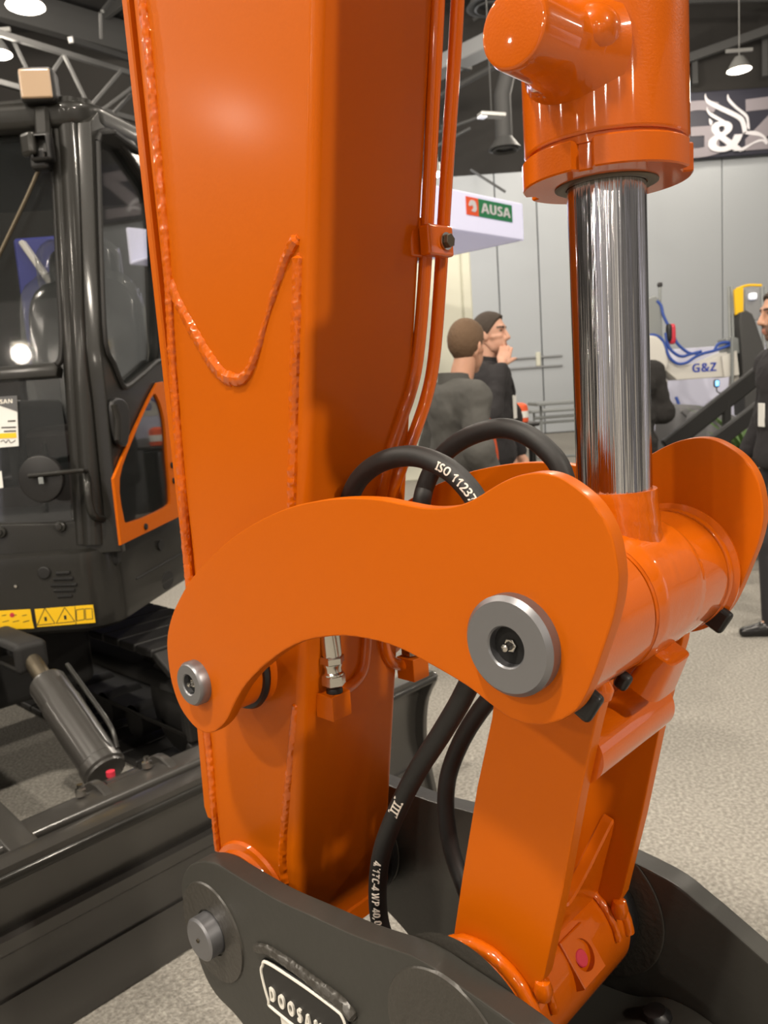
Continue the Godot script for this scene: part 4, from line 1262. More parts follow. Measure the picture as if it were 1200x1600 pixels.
func arm() -> void:
	var A := Vector2(-0.449, -0.124)
	var B := Vector2(-0.495, -0.472)
	var R := Vector2(0, 0)
	var D := ap2(746, 1582, -0.1)
	var o := thing("excavator_linkage", "glossy orange excavator stick with bucket cylinder, curved links and black hoses in the foreground", "excavator arm", ARM)
	# --- the stick: a tapering box beam
	var side := lv([-0.562, 1.15, -0.563, 0.5, -0.563, 0.25, -0.562, 0.0, -0.567, -0.15, -0.574, -0.3, -0.572, -0.42, -0.562, -0.5, -0.53, -0.54, -0.48, -0.55, -0.43, -0.505])
	for u in [-0.50, -0.2, 0.1, 0.4, 0.8, 1.15]:
		side.append(Vector2(-0.345 + 0.16 * u + 0.012, u))
	var stick := obj("stick", pl(side, -0.083, 0.086, 0.012, 4), M.paint, o)
	obj("back_plate", pl(lv([-0.576, 1.15, -0.576, 0.3, -0.575, 0.0, -0.585, -0.2, -0.59, -0.36, -0.583, -0.375, -0.572, -0.375, -0.57, -0.2, -0.561, 0.0, -0.562, 0.3, -0.562, 1.15]), -0.0865, 0.0895, 0.002), M.paint, stick)
	# the lower front plate is let in between the side plates
	obj("front_plate", pl(lv([-0.338, 0.1, -0.395, -0.29, -0.4285, -0.5, -0.44, -0.5, -0.36, 0.1]), -0.068, 0.0872, 0.004, 2), M.paint, stick)
	var wb := -0.0865
	obj("weld_bead", bead(path_p([220, -40, 224, 0, 236, 100, 249, 250, 258, 350, 265, 440, 269, 520, 274, 600, 283, 720, 292, 850, 297, 905, 308, 1000], wb + 0.004), 0.0068, 0.0072), M.gloss, stick)
	obj("weld_bead", bead(path_p([318, 1080, 326, 1150, 331, 1200, 336, 1270, 342, 1330], wb + 0.004), 0.007, 0.006), M.gloss, stick)
	obj("weld_bead", bead(path_p([468, 395, 467, 450, 465, 520, 463, 600, 461, 700, 459, 785, 458, 900, 462, 1000], wb + 0.006), 0.008, 0.0078), M.gloss, stick)
	obj("weld_bead", bead(path_p([463, 1095, 456, 1180, 449, 1262, 444, 1337, 448, 1380], wb + 0.006), 0.005, 0.008), M.gloss, stick)
	obj("weld_bead", bead(path_p([271, 436, 284, 470, 302, 505, 322, 540, 340, 568, 356, 587, 372, 594], -0.0765), 0.0105, 0.0122), M.gloss, stick)
	obj("weld_bead", bead(path_p([362, 592, 378, 593, 390, 582, 400, 560, 412, 520, 428, 465, 444, 415, 458, 386, 468, 370], -0.0815), 0.0085, 0.0078, 0.0042), M.gloss, stick)
	# pivot boss at the foot with its weld collar
	obj("pivot_boss", zl([0, 0.12, 0.056, 0.12, 0.06, 0.114, 0.07, 0.096, 0.086, 0.086, 0.086, -0.08, 0.0885, -0.084, 0.086, -0.088, 0.079, -0.0905, 0.076, -0.096, 0.07, -0.098, 0, -0.098], B, 72), M.gloss, stick)
	obj("foot_lip", pl([af_u(-0.515), af_u(-0.515) + Vector2(0.018, -0.004), af_u(-0.5) + Vector2(0.016, 0.004), af_u(-0.487) + Vector2(0.002, 0)], -0.012, 0.078, 0.003), M.gloss, stick)
	obj("boss_seal", zl([0.05, 0.097, 0.077, 0.098, 0.079, 0.101, 0.077, 0.104, 0.0755, 0.106, 0.0775, 0.109, 0.077, 0.115, 0.074, 0.119, 0.05, 0.12, 0.05, 0.097], B, 64), M.black_plastic, stick)
	obj("boss_seal", zl([0.05, -0.097, 0.077, -0.098, 0.079, -0.101, 0.077, -0.104, 0.0755, -0.106, 0.0775, -0.109, 0.077, -0.115, 0.074, -0.119, 0.05, -0.12, 0.05, -0.097], B, 64), M.black_plastic, stick)
	# link pivot bosses, both sides
	for s in [-1.0, 1.0]:
		obj("link_boss", zl([0, 0.08 * s, 0.052, 0.08 * s, 0.048, 0.09 * s, 0.046, 0.122 * s + (0.0 if s > 0 else -0.023), 0, 0.122 * s + (0.0 if s > 0 else -0.023)], A), M.gloss, stick)
		obj("boss_seal", zl([0.03, 0.094 * s, 0.052, 0.094 * s, 0.054, 0.098 * s, 0.052, 0.103 * s, 0.03, 0.103 * s, 0.03, 0.094 * s], A), M.black_plastic, stick)
	# --- hydraulic tubes clamped to the front of the stick
	var t1 := cr(path_f([688, -120, 684, 0, 677, 150, 670, 300, 662, 450, 652, 560, 641, 612, 624, 662, 608, 712, 595, 775, 583, 850, 575, 940, 571, 1015, 566, 1045, 552, 1066, 532, 1080], 0.013), false, 6)
	var t2 := cr(path_f([719, -120, 715, 0, 706, 150, 696, 300, 687, 450, 678, 560, 666, 622, 647, 678, 628, 728, 613, 775, 604, 870, 598, 960, 600, 1008, 610, 1032, 628, 1040], 0.013), false, 6)
	var tube := obj("hydraulic_tube", sweep(t1, 0.0078, 18), M.gloss, o)
	var tube2 := obj("hydraulic_tube", sweep(t2, 0.0078, 18), M.gloss, o)
	var cl := af(682, 377, 0.024)
	var clamp := obj("tube_clamp", off(rbox(Vector3(0.016, 0.034, 0.044), 0.003), cl), M.gloss, o)
	obj("clamp_backing", off(rbox(Vector3(0.024, 0.034, 0.034), 0.003), cl + Vector3(-0.022, 0.0, 0.014)), M.gloss, clamp)
	obj("clamp_tab", off(rbox(Vector3(0.034, 0.04, 0.014), 0.004), af(640, 370, -0.006)), M.gloss, clamp)
	var bt := af(697, 377, 0.033)
	obj("washer", along(bt, Vector3.RIGHT) * lathe(lv([0, 0, 0.0098, 0, 0.01, 0.0008, 0.0098, 0.0016, 0, 0.0016]), 28), M.bright_steel, clamp)
	obj("bolt_head", along(bt, Vector3(1, 0, 0)) * hexa(0.0082, 0.0016, 0.0075), M.bolt_steel, clamp)
	# elbow blocks at the lower ends
	var b1 := af(521, 1099, 0.026)
	obj("elbow_block", off(rbox(Vector3(0.03, 0.03, 0.03), 0.001), b1), M.paint, tube)
	var b2 := af(645, 1041, 0.02)
	obj("elbow_block", off(rbox(Vector3(0.03, 0.03, 0.03), 0.001), b2), M.paint, tube2)
	# --- hoses
	var hr := 0.0108
	var f1 := b1 + Vector3(0.004, 0.075, 0)
	var hp := [f1, f1 + Vector3(0, 0.06, 0.0), ap(541, 800, -0.025), ap(556, 757, -0.03), ap(580, 731, -0.035), ap(612, 716, -0.04), ap(650, 713, -0.042), ap(690, 727, -0.045), ap(722, 752, -0.048), ap(748, 790, -0.05), ap(763, 850, -0.055), ap(765, 930, -0.06), ap(752, 1020, -0.06), ap(725, 1085, -0.06), ap(690, 1145, -0.06), ap(650, 1208, -0.06), ap(617, 1275, -0.06), ap(596, 1335, -0.06), ap(590, 1395, -0.058), ap(596, 1450, -0.056), ap(620, 1500, -0.05), ap(660, 1540, -0.03)]
	var path1 := cr(hp, false, 8)
	var hose := obj("hydraulic_hose", sweep(path1, hr, 22), M.rubber, o)
	piece(hose, "black hose looping in front, nearer to the viewer")
	var len1 := 0.0
	var s_top := 0.0
	var s_low := 0.0
	var k_top := ap(703, 732, -0.045)
	var k_low := ap(594, 1345, -0.06)
	var k_logo := ap(634, 1243, -0.06)
	var s_logo := 0.0
	var d0 := 1e9
	var d1 := 1e9
	var d2 := 1e9
	for i in range(1, path1.size()):
		len1 += path1[i].distance_to(path1[i - 1])
		if path1[i].distance_to(k_top) < d0:
			d0 = path1[i].distance_to(k_top)
			s_top = len1
		if path1[i].distance_to(k_low) < d1:
			d1 = path1[i].distance_to(k_low)
			s_low = len1
		if path1[i].distance_to(k_logo) < d2:
			d2 = path1[i].distance_to(k_logo)
			s_logo = len1
	obj("printed_marking", wrap_text(path1, hr, s_top + 0.018, 0.0085, "ISO 11237"), M.white_print, hose)
	obj("printed_marking", wrap_text(path1, hr, s_low + 0.039, 0.0086, "4/1TC-4 WP 40,0"), M.white_print, hose)
	obj("printed_marking", wrap_text(path1, hr, s_logo + 0.014, 0.0105, "[III]"), M.white_print, hose)
	# chrome fitting between block and hose
	var ft := f1
	var yx := Transform3D(Basis(), b1 + Vector3(0.004, 0.015, 0))
	obj("thread", yx * lathe(lv([0, 0, 0.0098, 0, 0.0098, 0.004, 0.0088, 0.006, 0.0098, 0.008, 0.0088, 0.01, 0, 0.01]), 24), M.black_plastic, hose)
	obj("union_nut", yx * hexa(0.0142, 0.009, 0.0225), M.bright_steel, hose)
	obj("fitting_neck", yx * lathe(lv([0, 0.022, 0.0125, 0.022, 0.0125, 0.024, 0.0105, 0.026, 0.0105, 0.031, 0.0118, 0.034, 0.0118, 0.036, 0, 0.036]), 24), M.bright_steel, hose)
	obj("hex_nut", yx * hexa(0.0148, 0.0355, 0.045), M.bright_steel, hose)
	obj("crimp_sleeve", yx * lathe(lv([0, 0.045, 0.0118, 0.045, 0.0122, 0.047, 0.0122, 0.074, 0.0115, 0.076, 0, 0.076]), 10), M.bright_steel, hose)
	var g1 := b2 + Vector3(0, 0.07, 0)
	var hp2 := [g1, g1 + Vector3(0.0, 0.05, 0), ap(656, 800, 0.05), ap(664, 762, 0.055), ap(681, 725, 0.06), ap(709, 696, 0.06), ap(745, 677, 0.06), ap(785, 669, 0.06), ap(822, 679, 0.06), ap(853, 702, 0.06), ap(876, 732, 0.06), ap(886, 780, 0.06), ap(878, 860, 0.06), ap(850, 960, 0.06), ap(800, 1050, 0.06), ap(752, 1108, 0.06), ap(720, 1160, 0.06), ap(700, 1215, 0.06), ap(697, 1270, 0.06), ap(706, 1330, 0.06), ap(725, 1385, 0.055), ap(745, 1440, 0.04)]
	var hose2 := obj("hydraulic_hose", sweep(cr(hp2, false, 8), hr, 22), M.rubber, o)
	piece(hose2, "black hose looping behind, beside the rod")
	var yx2 := Transform3D(Basis(), b2 + Vector3(0, 0.012, 0))
	obj("union_nut", yx2 * hexa(0.0142, 0.005, 0.02), M.bright_steel, hose2)
	obj("crimp_sleeve", yx2 * lathe(lv([0, 0.02, 0.0122, 0.02, 0.0122, 0.07, 0, 0.07]), 12), M.bright_steel, hose2)
	# --- the two curved guide links
	var gp := poly_p([260.5, 1006, 266, 970, 278, 940, 297, 907, 325, 874, 362, 841, 404, 814, 449, 794, 494, 783, 539, 778.5, 587, 780, 625, 787, 660, 793.5, 690, 794, 715, 790, 736, 782, 758, 769, 783, 754, 810, 743, 842, 738.5, 872, 745, 900, 762, 926, 785, 946, 815, 959, 850, 966, 895, 965, 930, 957, 970, 944, 1010, 927, 1058, 913, 1090, 897, 1113, 874, 1127, 847, 1133, 820, 1131, 792, 1120, 765, 1100, 732, 1074, 696, 1052, 662, 1033, 640, 1021, 610, 1008, 576, 999, 539, 994, 509, 995.5, 475, 1002, 445, 1016, 419, 1035, 396, 1056, 378, 1078, 364, 1104, 354, 1125, 340, 1140, 326, 1146, 309, 1140, 292, 1122, 278, 1098, 266, 1058], -0.16)
	var link_shape := pl(cr(gp, true, 4), -0.16, -0.145, 0.0016, 2)
	var link1 := obj("guide_link", link_shape, M.paint, o)
	piece(link1, "near curved orange link plate")
	var link2 := obj("guide_link", off(link_shape, Vector3(0, 0, -0.28)), M.paint, o)
	piece(link2, "far curved orange link plate behind the chrome rod")
	for s in [[R, 0.0392, 0.0355, 0.0156], [A, 0.0262, 0.0232, 0.0118]]:
		var c: Vector2 = s[0]
		var pin := obj("link_pin", zl([0, -0.165, s[3], -0.165, s[3], -0.172, s[3] + 0.0012, -0.1735, s[2], -0.1735, s[1], -0.1695, s[1], -0.1595, 0, -0.1595], c, 64), M.steel, o)
		obj("pin_shank", zl([0, -0.159, s[1] * 0.75, -0.159, s[1] * 0.75, 0.137, 0, 0.137], c), M.steel, pin)
		obj("far_collar", zl([0, 0.1345, s[1], 0.1345, s[1], 0.146, s[2], 0.149, 0, 0.149], c), M.steel, pin)
		obj("recess", zl([0, -0.1645, s[3] - 0.0004, -0.1645, s[3] - 0.0004, -0.1655, 0, -0.1655], c), M.hole_shade, pin)  # black disc, shade of the bore put into its colour
		obj("grease_nipple", moved(nipple(0.9 if s[3] > 0.013 else 0.8), along(Vector3(c.x, c.y, 0.165), Vector3(0, 0, 1))), M.bright_steel, pin)
	# --- the pin line at the rod end: tubes, rod eye, seals
	var eye := obj("rod_eye", zl([0, -0.0455, 0.058, -0.0455, 0.060, -0.0435, 0.0605, -0.03, 0.0605, 0.045, 0.0605, 0.1, 0.0590, 0.102, 0, 0.102], R, 72), M.gloss, o)
	# cast hub, swollen under the rod and drawn out to a ridge
	var rows := []
	for i in 25:
		var p := -0.044 + 0.1 * i / 24.0
		var ring := []
		for k in 48:
			var w := TAU * k / 48
			var up := maxf(0.0, cos(w - deg_to_rad(68.0)))
			var edge := smoothstep(-0.044, -0.03, p) * (1.0 - smoothstep(0.044 - 0.02 * (1.0 - up), 0.056, p))
			var rr := 0.0602 + edge * (0.0012 + 0.0045 * up * up) + noise.get_noise_3d(cos(w) * 9.0, sin(w) * 9.0, p * 160.0) * 0.0006 * edge
			ring.append(Vector3(cos(w) * rr, sin(w) * rr, -p))
		rows.append(ring)
	obj("cast_hub", outward(grid(rows, true)), M.gloss, eye)
	# neck that carries the rod: rough casting flaring into the hub
	var nrows := []
	for i in 12:
		var s := i / 11.0
		var ring := []
		for k in 40:
			var w := TAU * k / 40
			var rr := lerpf(0.043, 0.0362, pow(s, 0.6)) + noise.get_noise_3d(cos(w) * 9.0, s * 11.0, sin(w) * 9.0) * 0.0024 * (1.0 - s * 0.5)
			ring.append(Vector3(cos(w) * rr, 0.04 + 0.056 * s, sin(w) * rr))
		nrows.append(ring)
	var lid := []
	for k in 40:
		lid.append(Vector3(0, 0.096, 0))
	nrows.append(lid)
	obj("rod_neck", outward(grid(nrows, true)), M.gloss, eye)
	var stop := Transform3D(Basis(Vector3(0, 0, 1), -0.5), Vector3(0.036, -0.064, -0.007))
	obj("stop_lug", stop * loft_box(Vector2(0.026, 0.042), Vector2(0.034, 0.054), 0.04), M.gloss, eye)
	# --- bucket link: two plates, top tubes, cross brace, gusset and foot tube
	var bl := poly_p([772, 1085, 768, 1122, 745, 1230, 722, 1370, 704, 1492, 706, 1540, 740, 1580, 800, 1585, 838, 1548, 850, 1528, 880, 1390, 905, 1250, 931, 1130, 943, 1085, 948, 1050, 930, 1000, 880, 985, 820, 1000], -0.084)
	var ls := pl(bl, -0.084, -0.068, 0.0016, 2)
	var bk := obj("bucket_link", ls, M.paint, o)
	obj("side_plate", off(ls, Vector3(0, 0, -0.152)), M.paint, bk)
	obj("top_tube", zl([0, -0.143, 0.0575, -0.143, 0.0595, -0.141, 0.0595, -0.0505, 0.0575, -0.0485, 0, -0.0485], R, 72), M.gloss, bk)
	obj("top_tube", zl([0, 0.104, 0.057, 0.104, 0.0605, 0.1055, 0.062, 0.109, 0.061, 0.113, 0.066, 0.116, 0.0655, 0.12, 0, 0.12], R, 72), M.gloss, bk)
	var bc := ap2(985, 1118, 0.03)
	obj("cross_brace", zl([0, -0.07, 0.026, -0.07, 0.026, 0.07, 0, 0.07], bc, 40), M.gloss, bk)
	obj("foot_tube", zl([0, -0.099, 0.059, -0.099, 0.0615, -0.0965, 0.063, -0.09, 0.064, -0.06, 0.064, 0.092, 0.062, 0.097, 0.058, 0.099, 0, 0.099], D, 72), M.gloss, bk)
	obj("weld_bead", sweep(resample(arc3(D, 0.064, -0.09, 5, 205), 0.003), 0.0075, 12, 0.05), M.gloss, bk)
	obj("weld_bead", sweep(resample(arc3(D, 0.066, -0.064, 10, 130), 0.003), 0.0045, 10, 0.12), M.gloss, bk)
	obj("weld_bead", sweep(resample(arc3(D, 0.066, 0.064, 10, 150), 0.003), 0.0045, 10, 0.12), M.gloss, bk)
	obj("weld_bead", sweep(resample(arc3(D, 0.064, 0.089, 5, 180), 0.003), 0.0065, 12, 0.05), M.gloss, bk)
	for s in [-0.08, 0.07]:
		var e := ap(846, 1545, -0.084)
		obj("weld_nub", off(lathe(lv([0, -0.012, 0.007, -0.009, 0.0095, 0, 0.007, 0.009, 0, 0.012]), 16), Vector3(e.x - 0.001, e.y - 0.004, -s)), M.gloss, bk)
	obj("weld_nub", off(lathe(lv([0, -0.011, 0.006, -0.008, 0.0085, 0, 0.006, 0.008, 0, 0.011]), 16), ap(943, 1078, -0.082)), M.gloss, bk)
	# transverse gusset between the plates, cut out in a deep curve at the top
	var ux := Vector2(0.094, 0.36).normalized()
	var gx := Transform3D(Basis(Vector3(0, 0, -1), Vector3(ux.x, ux.y, 0), Vector3(0, 0, -1).cross(Vector3(ux.x, ux.y, 0))), Vector3(D.x + 0.026, D.y + 0.03, 0))
	obj("gusset", gx * plate(cr(lv([-0.066, 0.0, 0.066, 0.0, 0.068, 0.06, 0.068, 0.115, 0.062, 0.124, 0.047, 0.105, 0.025, 0.075, 0.0, 0.055, -0.025, 0.075, -0.047, 0.105, -0.062, 0.124, -0.068, 0.115, -0.068, 0.06]), true, 3), -0.007, 0.007, 0.002), M.gloss, bk)
	# square grease pad with a red plug
	var pa := ap(876, 1473, -0.02)
	var pb := ap(916, 1546, -0.02)
	var py := (Vector3(pa.x, pa.y, 0) - Vector3(pb.x, pb.y, 0)).normalized()
	var pc := Vector3((pa.x + pb.x) / 2, (pa.y + pb.y) / 2, 0)
	var pz := Vector3(0, 0, -1).cross(py)
	if pz.x < 0:
		pz = -pz
	var px := py.cross(pz)
	var pad := Transform3D(Basis(px, py, pz), pc)
	var ph := pa.distance_to(pb) / 2
	var padm := obj("grease_pad", pad * plate(lv([-0.021, -ph, 0.021, -ph, 0.021, ph, -0.021, ph]), -0.03, 0.0, 0.001, 1, circle(Vector2.ZERO, 0.0152, 32)), M.gloss, bk)
	obj("pad_bore", pad * off(Transform3D(Basis(Vector3.RIGHT, PI / 2), Vector3.ZERO) * lathe(lv([0, 0, 0.015, 0, 0.015, 0.002, 0, 0.002]), 24), Vector3(0, 0, -0.014)), M.bolt_steel, bk)
	var plug := PackedVector3Array()
	plug.append_array(off(Transform3D(Basis(Vector3.RIGHT, PI / 2), Vector3.ZERO) * lathe(lv([0, 0, 0.0085, 0, 0.0088, 0.0015, 0.0085, 0.009, 0.0075, 0.010, 0, 0.010]), 28), Vector3(-0.001, -0.002, -0.0125)))
	plug.append_array(off(rbox(Vector3(0.005, 0.012, 0.004), 0.0012), Vector3(-0.004, 0.0075, -0.006)))
	piece(obj("red_plug", pad * plug, M.red_plastic, bk), "red plastic plug in the square pad")
	# rubber dust seal tabs hanging at the ends of the pin line
	for s in [[916, 1098, -0.138, 0.02, 0.026], [1122, 966, 0.112, 0.021, 0.025], [974, 1064, -0.05, 0.012, 0.016]]:
		obj("seal_tab", moved(rbox(Vector3(s[3], s[4], 0.010), 0.004), Transform3D(Basis(Vector3(0, 0, 1), -0.55), ap(s[0], s[1], s[2]))), M.black_plastic, bk)
	obj("pin_seal", zl([0.03, -0.1448, 0.05, -0.1448, 0.0565, -0.1428, 0.05, -0.141, 0.03, -0.141, 0.03, -0.1448], R, 48), M.black_plastic, bk)
	obj("pin_seal", zl([0.045, -0.099, 0.061, -0.1, 0.063, -0.104, 0.063, -0.112, 0.061, -0.118, 0.045, -0.12, 0.045, -0.099], D, 56), M.black_plastic, bk)
	obj("pin_seal", zl([0.045, 0.099, 0.061, 0.1, 0.063, 0.104, 0.063, 0.112, 0.061, 0.118, 0.045, 0.12, 0.045, 0.099], D, 56), M.black_plastic, bk)
	# --- bucket cylinder
	var cyl := obj("bucket_cylinder", lathe(lv([0, 0.378, 0.0645, 0.378, 0.0662, 0.3805, 0.0662, 1.12, 0, 1.12]), 96), M.gloss, o)
	obj("piston_rod", lathe(lv([0, 0.09, 0.0318, 0.09, 0.0322, 0.092, 0.0322, 0.40, 0, 0.40]), 96), M.chrome, cyl)
	var rp := []
	for i in 120:
		var w := 360.0 * i / 120.0
		var notch := false
		for c in [103.0, 13.0, 283.0, 193.0]:
			if absf(wrapf(w - c, -180, 180)) < 6.5:
				notch = true
		rp.append(Vector2.from_angle(deg_to_rad(w)) * (0.061 if notch else 0.0682))
	obj("gland_ring", Transform3D(Basis(Vector3.RIGHT, -PI / 2), Vector3.ZERO) * plate(rp, 0.352, 0.3745, 0.0012), M.gloss, cyl)
	obj("gland_groove", lathe(lv([0, 0.372, 0.0628, 0.372, 0.0628, 0.381, 0, 0.381]), 72), M.gloss, cyl)
	obj("rod_seal", lathe(lv([0.033, 0.355, 0.033, 0.3505, 0.0385, 0.3495, 0.042, 0.351, 0.042, 0.3535, 0.033, 0.355]), 64), M.bolt_steel, cyl)
	var pe := ap2(800, 42, -0.135)
	obj("port_stub", along(Vector3(pe.x, pe.y, 0), Vector3(0, 0, 1)) * lathe(lv([0, 0.03, 0.047, 0.05, 0.038, 0.063, 0.031, 0.075, 0.0285, 0.09, 0.0278, 0.129, 0.0265, 0.133, 0.024, 0.1345, 0.0, 0.1355]), 56), M.gloss, cyl)
	var bp := ap(924, 46, -0.068)
	obj("bleed_boss", along(bp, Vector3(0.3, 0.1, 1)) * lathe(lv([0, -0.02, 0.021, -0.018, 0.02, -0.004, 0.017, 0.004, 0.012, 0.009, 0.005, 0.011, 0, 0.0115]), 32), M.gloss, cyl)

func af_u(u: float) -> Vector2:
	return Vector2(-0.345 + 0.16 * u, u)

func arc3(c: Vector2, r: float, p: float, a0: float, a1: float) -> Array:
	var o := []
	for i in 33:
		var w := deg_to_rad(lerpf(a0, a1, i / 32.0))
		o.append(Vector3(c.x + cos(w) * r, c.y + sin(w) * r, -p))
	return o

func nipple(k: float) -> PackedVector3Array:
	var t := hexa(0.0062 * k, 0.0, 0.004 * k)
	t.append_array(lathe(lv([0, 0.0035 * k, 0.0042 * k, 0.0035 * k, 0.003 * k, 0.0065 * k, 0.0026 * k, 0.0075 * k, 0.0036 * k, 0.009 * k, 0.0032 * k, 0.0112 * k, 0.0012 * k, 0.0122 * k, 0, 0.0122 * k]), 20))
	return t

func loft_box(a: Vector2, b: Vector2, h: float) -> PackedVector3Array:     # a block whose section changes along y, with rounded corners
	var rows := []
	for i in 10:
		var s := clampf((i - 1) / 7.0, 0.0, 1.0)
		var c := a.lerp(b, s) * (0.86 if i == 0 or i == 9 else 1.0)
		if i == 9:
			c = b * 0.88
		var y := h / 2 - h * (0.0 if i == 0 else (1.0 if i == 9 else 0.03 + 0.94 * s))
		var ring := []
		for k in 24:
			var w := TAU * k / 24
			ring.append(Vector3(signf(cos(w)) * pow(absf(cos(w)), 0.45) * c.x / 2, y, signf(sin(w)) * pow(absf(sin(w)), 0.45) * c.y / 2))
		rows.append(ring)
	var e0 := []
	var e1 := []
	for k in 24:
		e0.append(Vector3(0, h / 2, 0))
		e1.append(Vector3(0, -h / 2, 0))
	rows.push_front(e0)
	rows.append(e1)
	return outward(grid(rows, true))

func rbox(s: Vector3, bev: float) -> PackedVector3Array:                     # a box with rounded edges
	var x := s.x / 2
	var y := s.y / 2
	var pts := []
	for c in [[x - bev, -y + bev, -90.0], [x - bev, y - bev, 0.0], [-x + bev, y - bev, 90.0], [-x + bev, -y + bev, 180.0]]:
		for k in 4:
			pts.append(Vector2(c[0], c[1]) + Vector2.from_angle(deg_to_rad(c[2] + 30.0 * k)) * bev)
	return plate(pts, -s.z / 2, s.z / 2, bev, 3)

func bucket() -> void:
	var B := Vector2(-0.495, -0.472)
	var D := ap2(746, 1582, -0.1)
	var o := thing("bucket", "dark grey excavator bucket hung under the orange arm with steel pin and white bordered plate", "bucket", ARM)
	# the hanger ears: one outline for both sides
	var near := poly_p([283, 1392, 284, 1374, 291, 1358, 302, 1349, 318, 1346, 339, 1351, 372, 1371, 429, 1405, 485, 1431, 560, 1465, 635, 1491, 672, 1510, 695, 1526], -0.15)
	near.append_array(poly_p([990, 1338, 1040, 1375, 1100, 1421, 1200, 1508], 0.12).slice(1))
	near.append_array(lv([0.5, -0.62, 0.56, -0.75, 0.5, -0.9, 0.3, -0.98, 0.0, -0.95, -0.2, -0.86]))
	near.append_array(poly_p([520, 1850, 430, 1680, 375, 1596, 337, 1555, 315, 1514, 296, 1450, 287, 1418], -0.15))
	var shape := pl(cr(near, true, 4), -0.15, -0.122, 0.0025, 2)
	var ear := obj("hanger_ear", shape, M.bucket_grey, o)
	piece(ear, "near side plate carrying the pin and the lettered plate")
	var ear2 := obj("hanger_ear", off(shape, Vector3(0, 0, -0.272)), M.bucket_grey, o)
	piece(ear2, "far side plate beyond the orange link")
	for s in [-1.0, 1.0]:
		var e: Node = ear if s < 0 else ear2
		obj("ground_ring", zl([0.03, 0.149 * s, 0.066, 0.149 * s, 0.064, 0.1522 * s, 0.03, 0.1526 * s, 0.03, 0.149 * s], B, 64), M.bucket_worn, e)
		obj("ground_ring", zl([0.0, 0.149 * s, 0.074, 0.149 * s, 0.072, 0.1518 * s, 0.052, 0.1518 * s, 0.05, 0.1508 * s, 0, 0.1508 * s], D, 64), M.bucket_worn, e)
		obj("boss_rim", zl([0.05, 0.121 * s, 0.076, 0.121 * s, 0.074, 0.1195 * s, 0.05, 0.119 * s, 0.05, 0.121 * s], B, 64), M.bucket_worn, e)
		obj("boss_rim", zl([0.05, 0.121 * s, 0.09, 0.121 * s, 0.088, 0.1195 * s, 0.05, 0.119 * s, 0.05, 0.121 * s], D, 64), M.bucket_worn, e)
	var pin := obj("bucket_pin", zl([0, -0.1705, 0.0028, -0.172, 0.0245, -0.172, 0.0275, -0.1695, 0.0275, -0.15, 0, -0.15], B, 56), M.steel, o)
	obj("centre_hole", zl([0, -0.1722, 0.0026, -0.1722, 0.0026, -0.1735, 0.0018, -0.1735, 0.0018, -0.1727, 0, -0.1727], B, 20), M.bolt_steel, pin)
	obj("pin_shank", zl([0, -0.149, 0.0275, -0.149, 0.0275, 0.165, 0, 0.165], B), M.steel, pin)
	obj("link_shank", zl([0, -0.145, 0.0275, -0.145, 0.0275, 0.145, 0, 0.145], D), M.steel, pin)
	# cross plate between the ears and the shell below
	var prof := lv([-0.26, -0.66, -0.235, -0.56, -0.215, -0.50, -0.175, -0.50, -0.13, -0.515, -0.06, -0.51, -0.01, -0.49, 0.05, -0.50, 0.16, -0.55, 0.34, -0.66, 0.42, -0.78])
	obj("cross_plate", ribbon(cr(prof, false, 6), 0.014, -0.1215, 0.1215), M.bucket_grey, o)
	var shell := lv([-0.36, -0.80, -0.26, -0.7, -0.1, -0.66, 0.1, -0.68, 0.36, -0.72, 0.48, -0.86, 0.44, -1.02, 0.25, -1.14, 0.0, -1.18, -0.3, -1.195])
	obj("shell", ribbon(cr(shell, false, 5), 0.014, -0.32, 0.32), M.bucket_grey, o)
	for s in [-0.32, 0.31]:
		obj("cheek_plate", pl(cr(lv([-0.34, -0.8, -0.1, -0.67, 0.1, -0.69, 0.36, -0.73, 0.47, -0.86, 0.43, -1.02, 0.25, -1.13, 0.0, -1.17, -0.29, -1.185]), true, 3), s, s + 0.014, 0.002), M.bucket_grey, o)
	for k in 4:
		obj("tooth", off(loft_box(Vector2(0.1, 0.07), Vector2(0.1, 0.07), 0.03), Vector3(-0.33, -1.19, -0.28 + 0.187 * k)), M.bucket_worn, o)
	# hose couplings on the cross plate
	for c in [[663, 1482, -0.01], [1035, 1588, 0.09]]:
		var q := ap(c[0], c[1], c[2])
		obj("coupling", along(q + Vector3(0, -0.03, 0), Vector3(-0.2, 1, 0.1)) * lathe(lv([0, 0, 0.024, 0, 0.024, 0.012, 0.017, 0.016, 0.017, 0.03, 0.012, 0.037, 0, 0.039]), 12), M.black_plastic, o)
	# the cast name plate, welded on
	var q0 := ap(428, 1548, -0.15)
	var q1 := ap(497, 1599, -0.15)
	var px := (q1 - q0).normalized()
	var tx := Transform3D(Basis(px, Vector3(0, 0, 1).cross(px), Vector3(0, 0, 1)), q0)
	var inv := tx.affine_inverse()
	var fr := []
	for c in [[409, 1520], [411, 1508], [418, 1504], [470, 1537], [526, 1578], [536, 1590], [541, 1606]]:
		var v := inv * ap(c[0], c[1], -0.154)
		fr.append(Vector2(v.x, v.y))
	var lo := inv * ap(420, 1562, -0.154)
	var hi: Vector2 = fr[6]
	fr.append(Vector2(hi.x + 0.004, lo.y + 0.004))
	fr.append(Vector2(hi.x - 0.004, lo.y - 0.008))
	fr.append(Vector2(lo.x + 0.012, lo.y - 0.008))
	fr.append(Vector2(lo.x, lo.y))
	var frame := cr(fr, true, 4)
	var big := []
	var cen := Vector2.ZERO
	for v in frame:
		cen += v / frame.size()
	for v in frame:
		big.append(v + (v - cen).normalized() * 0.004)
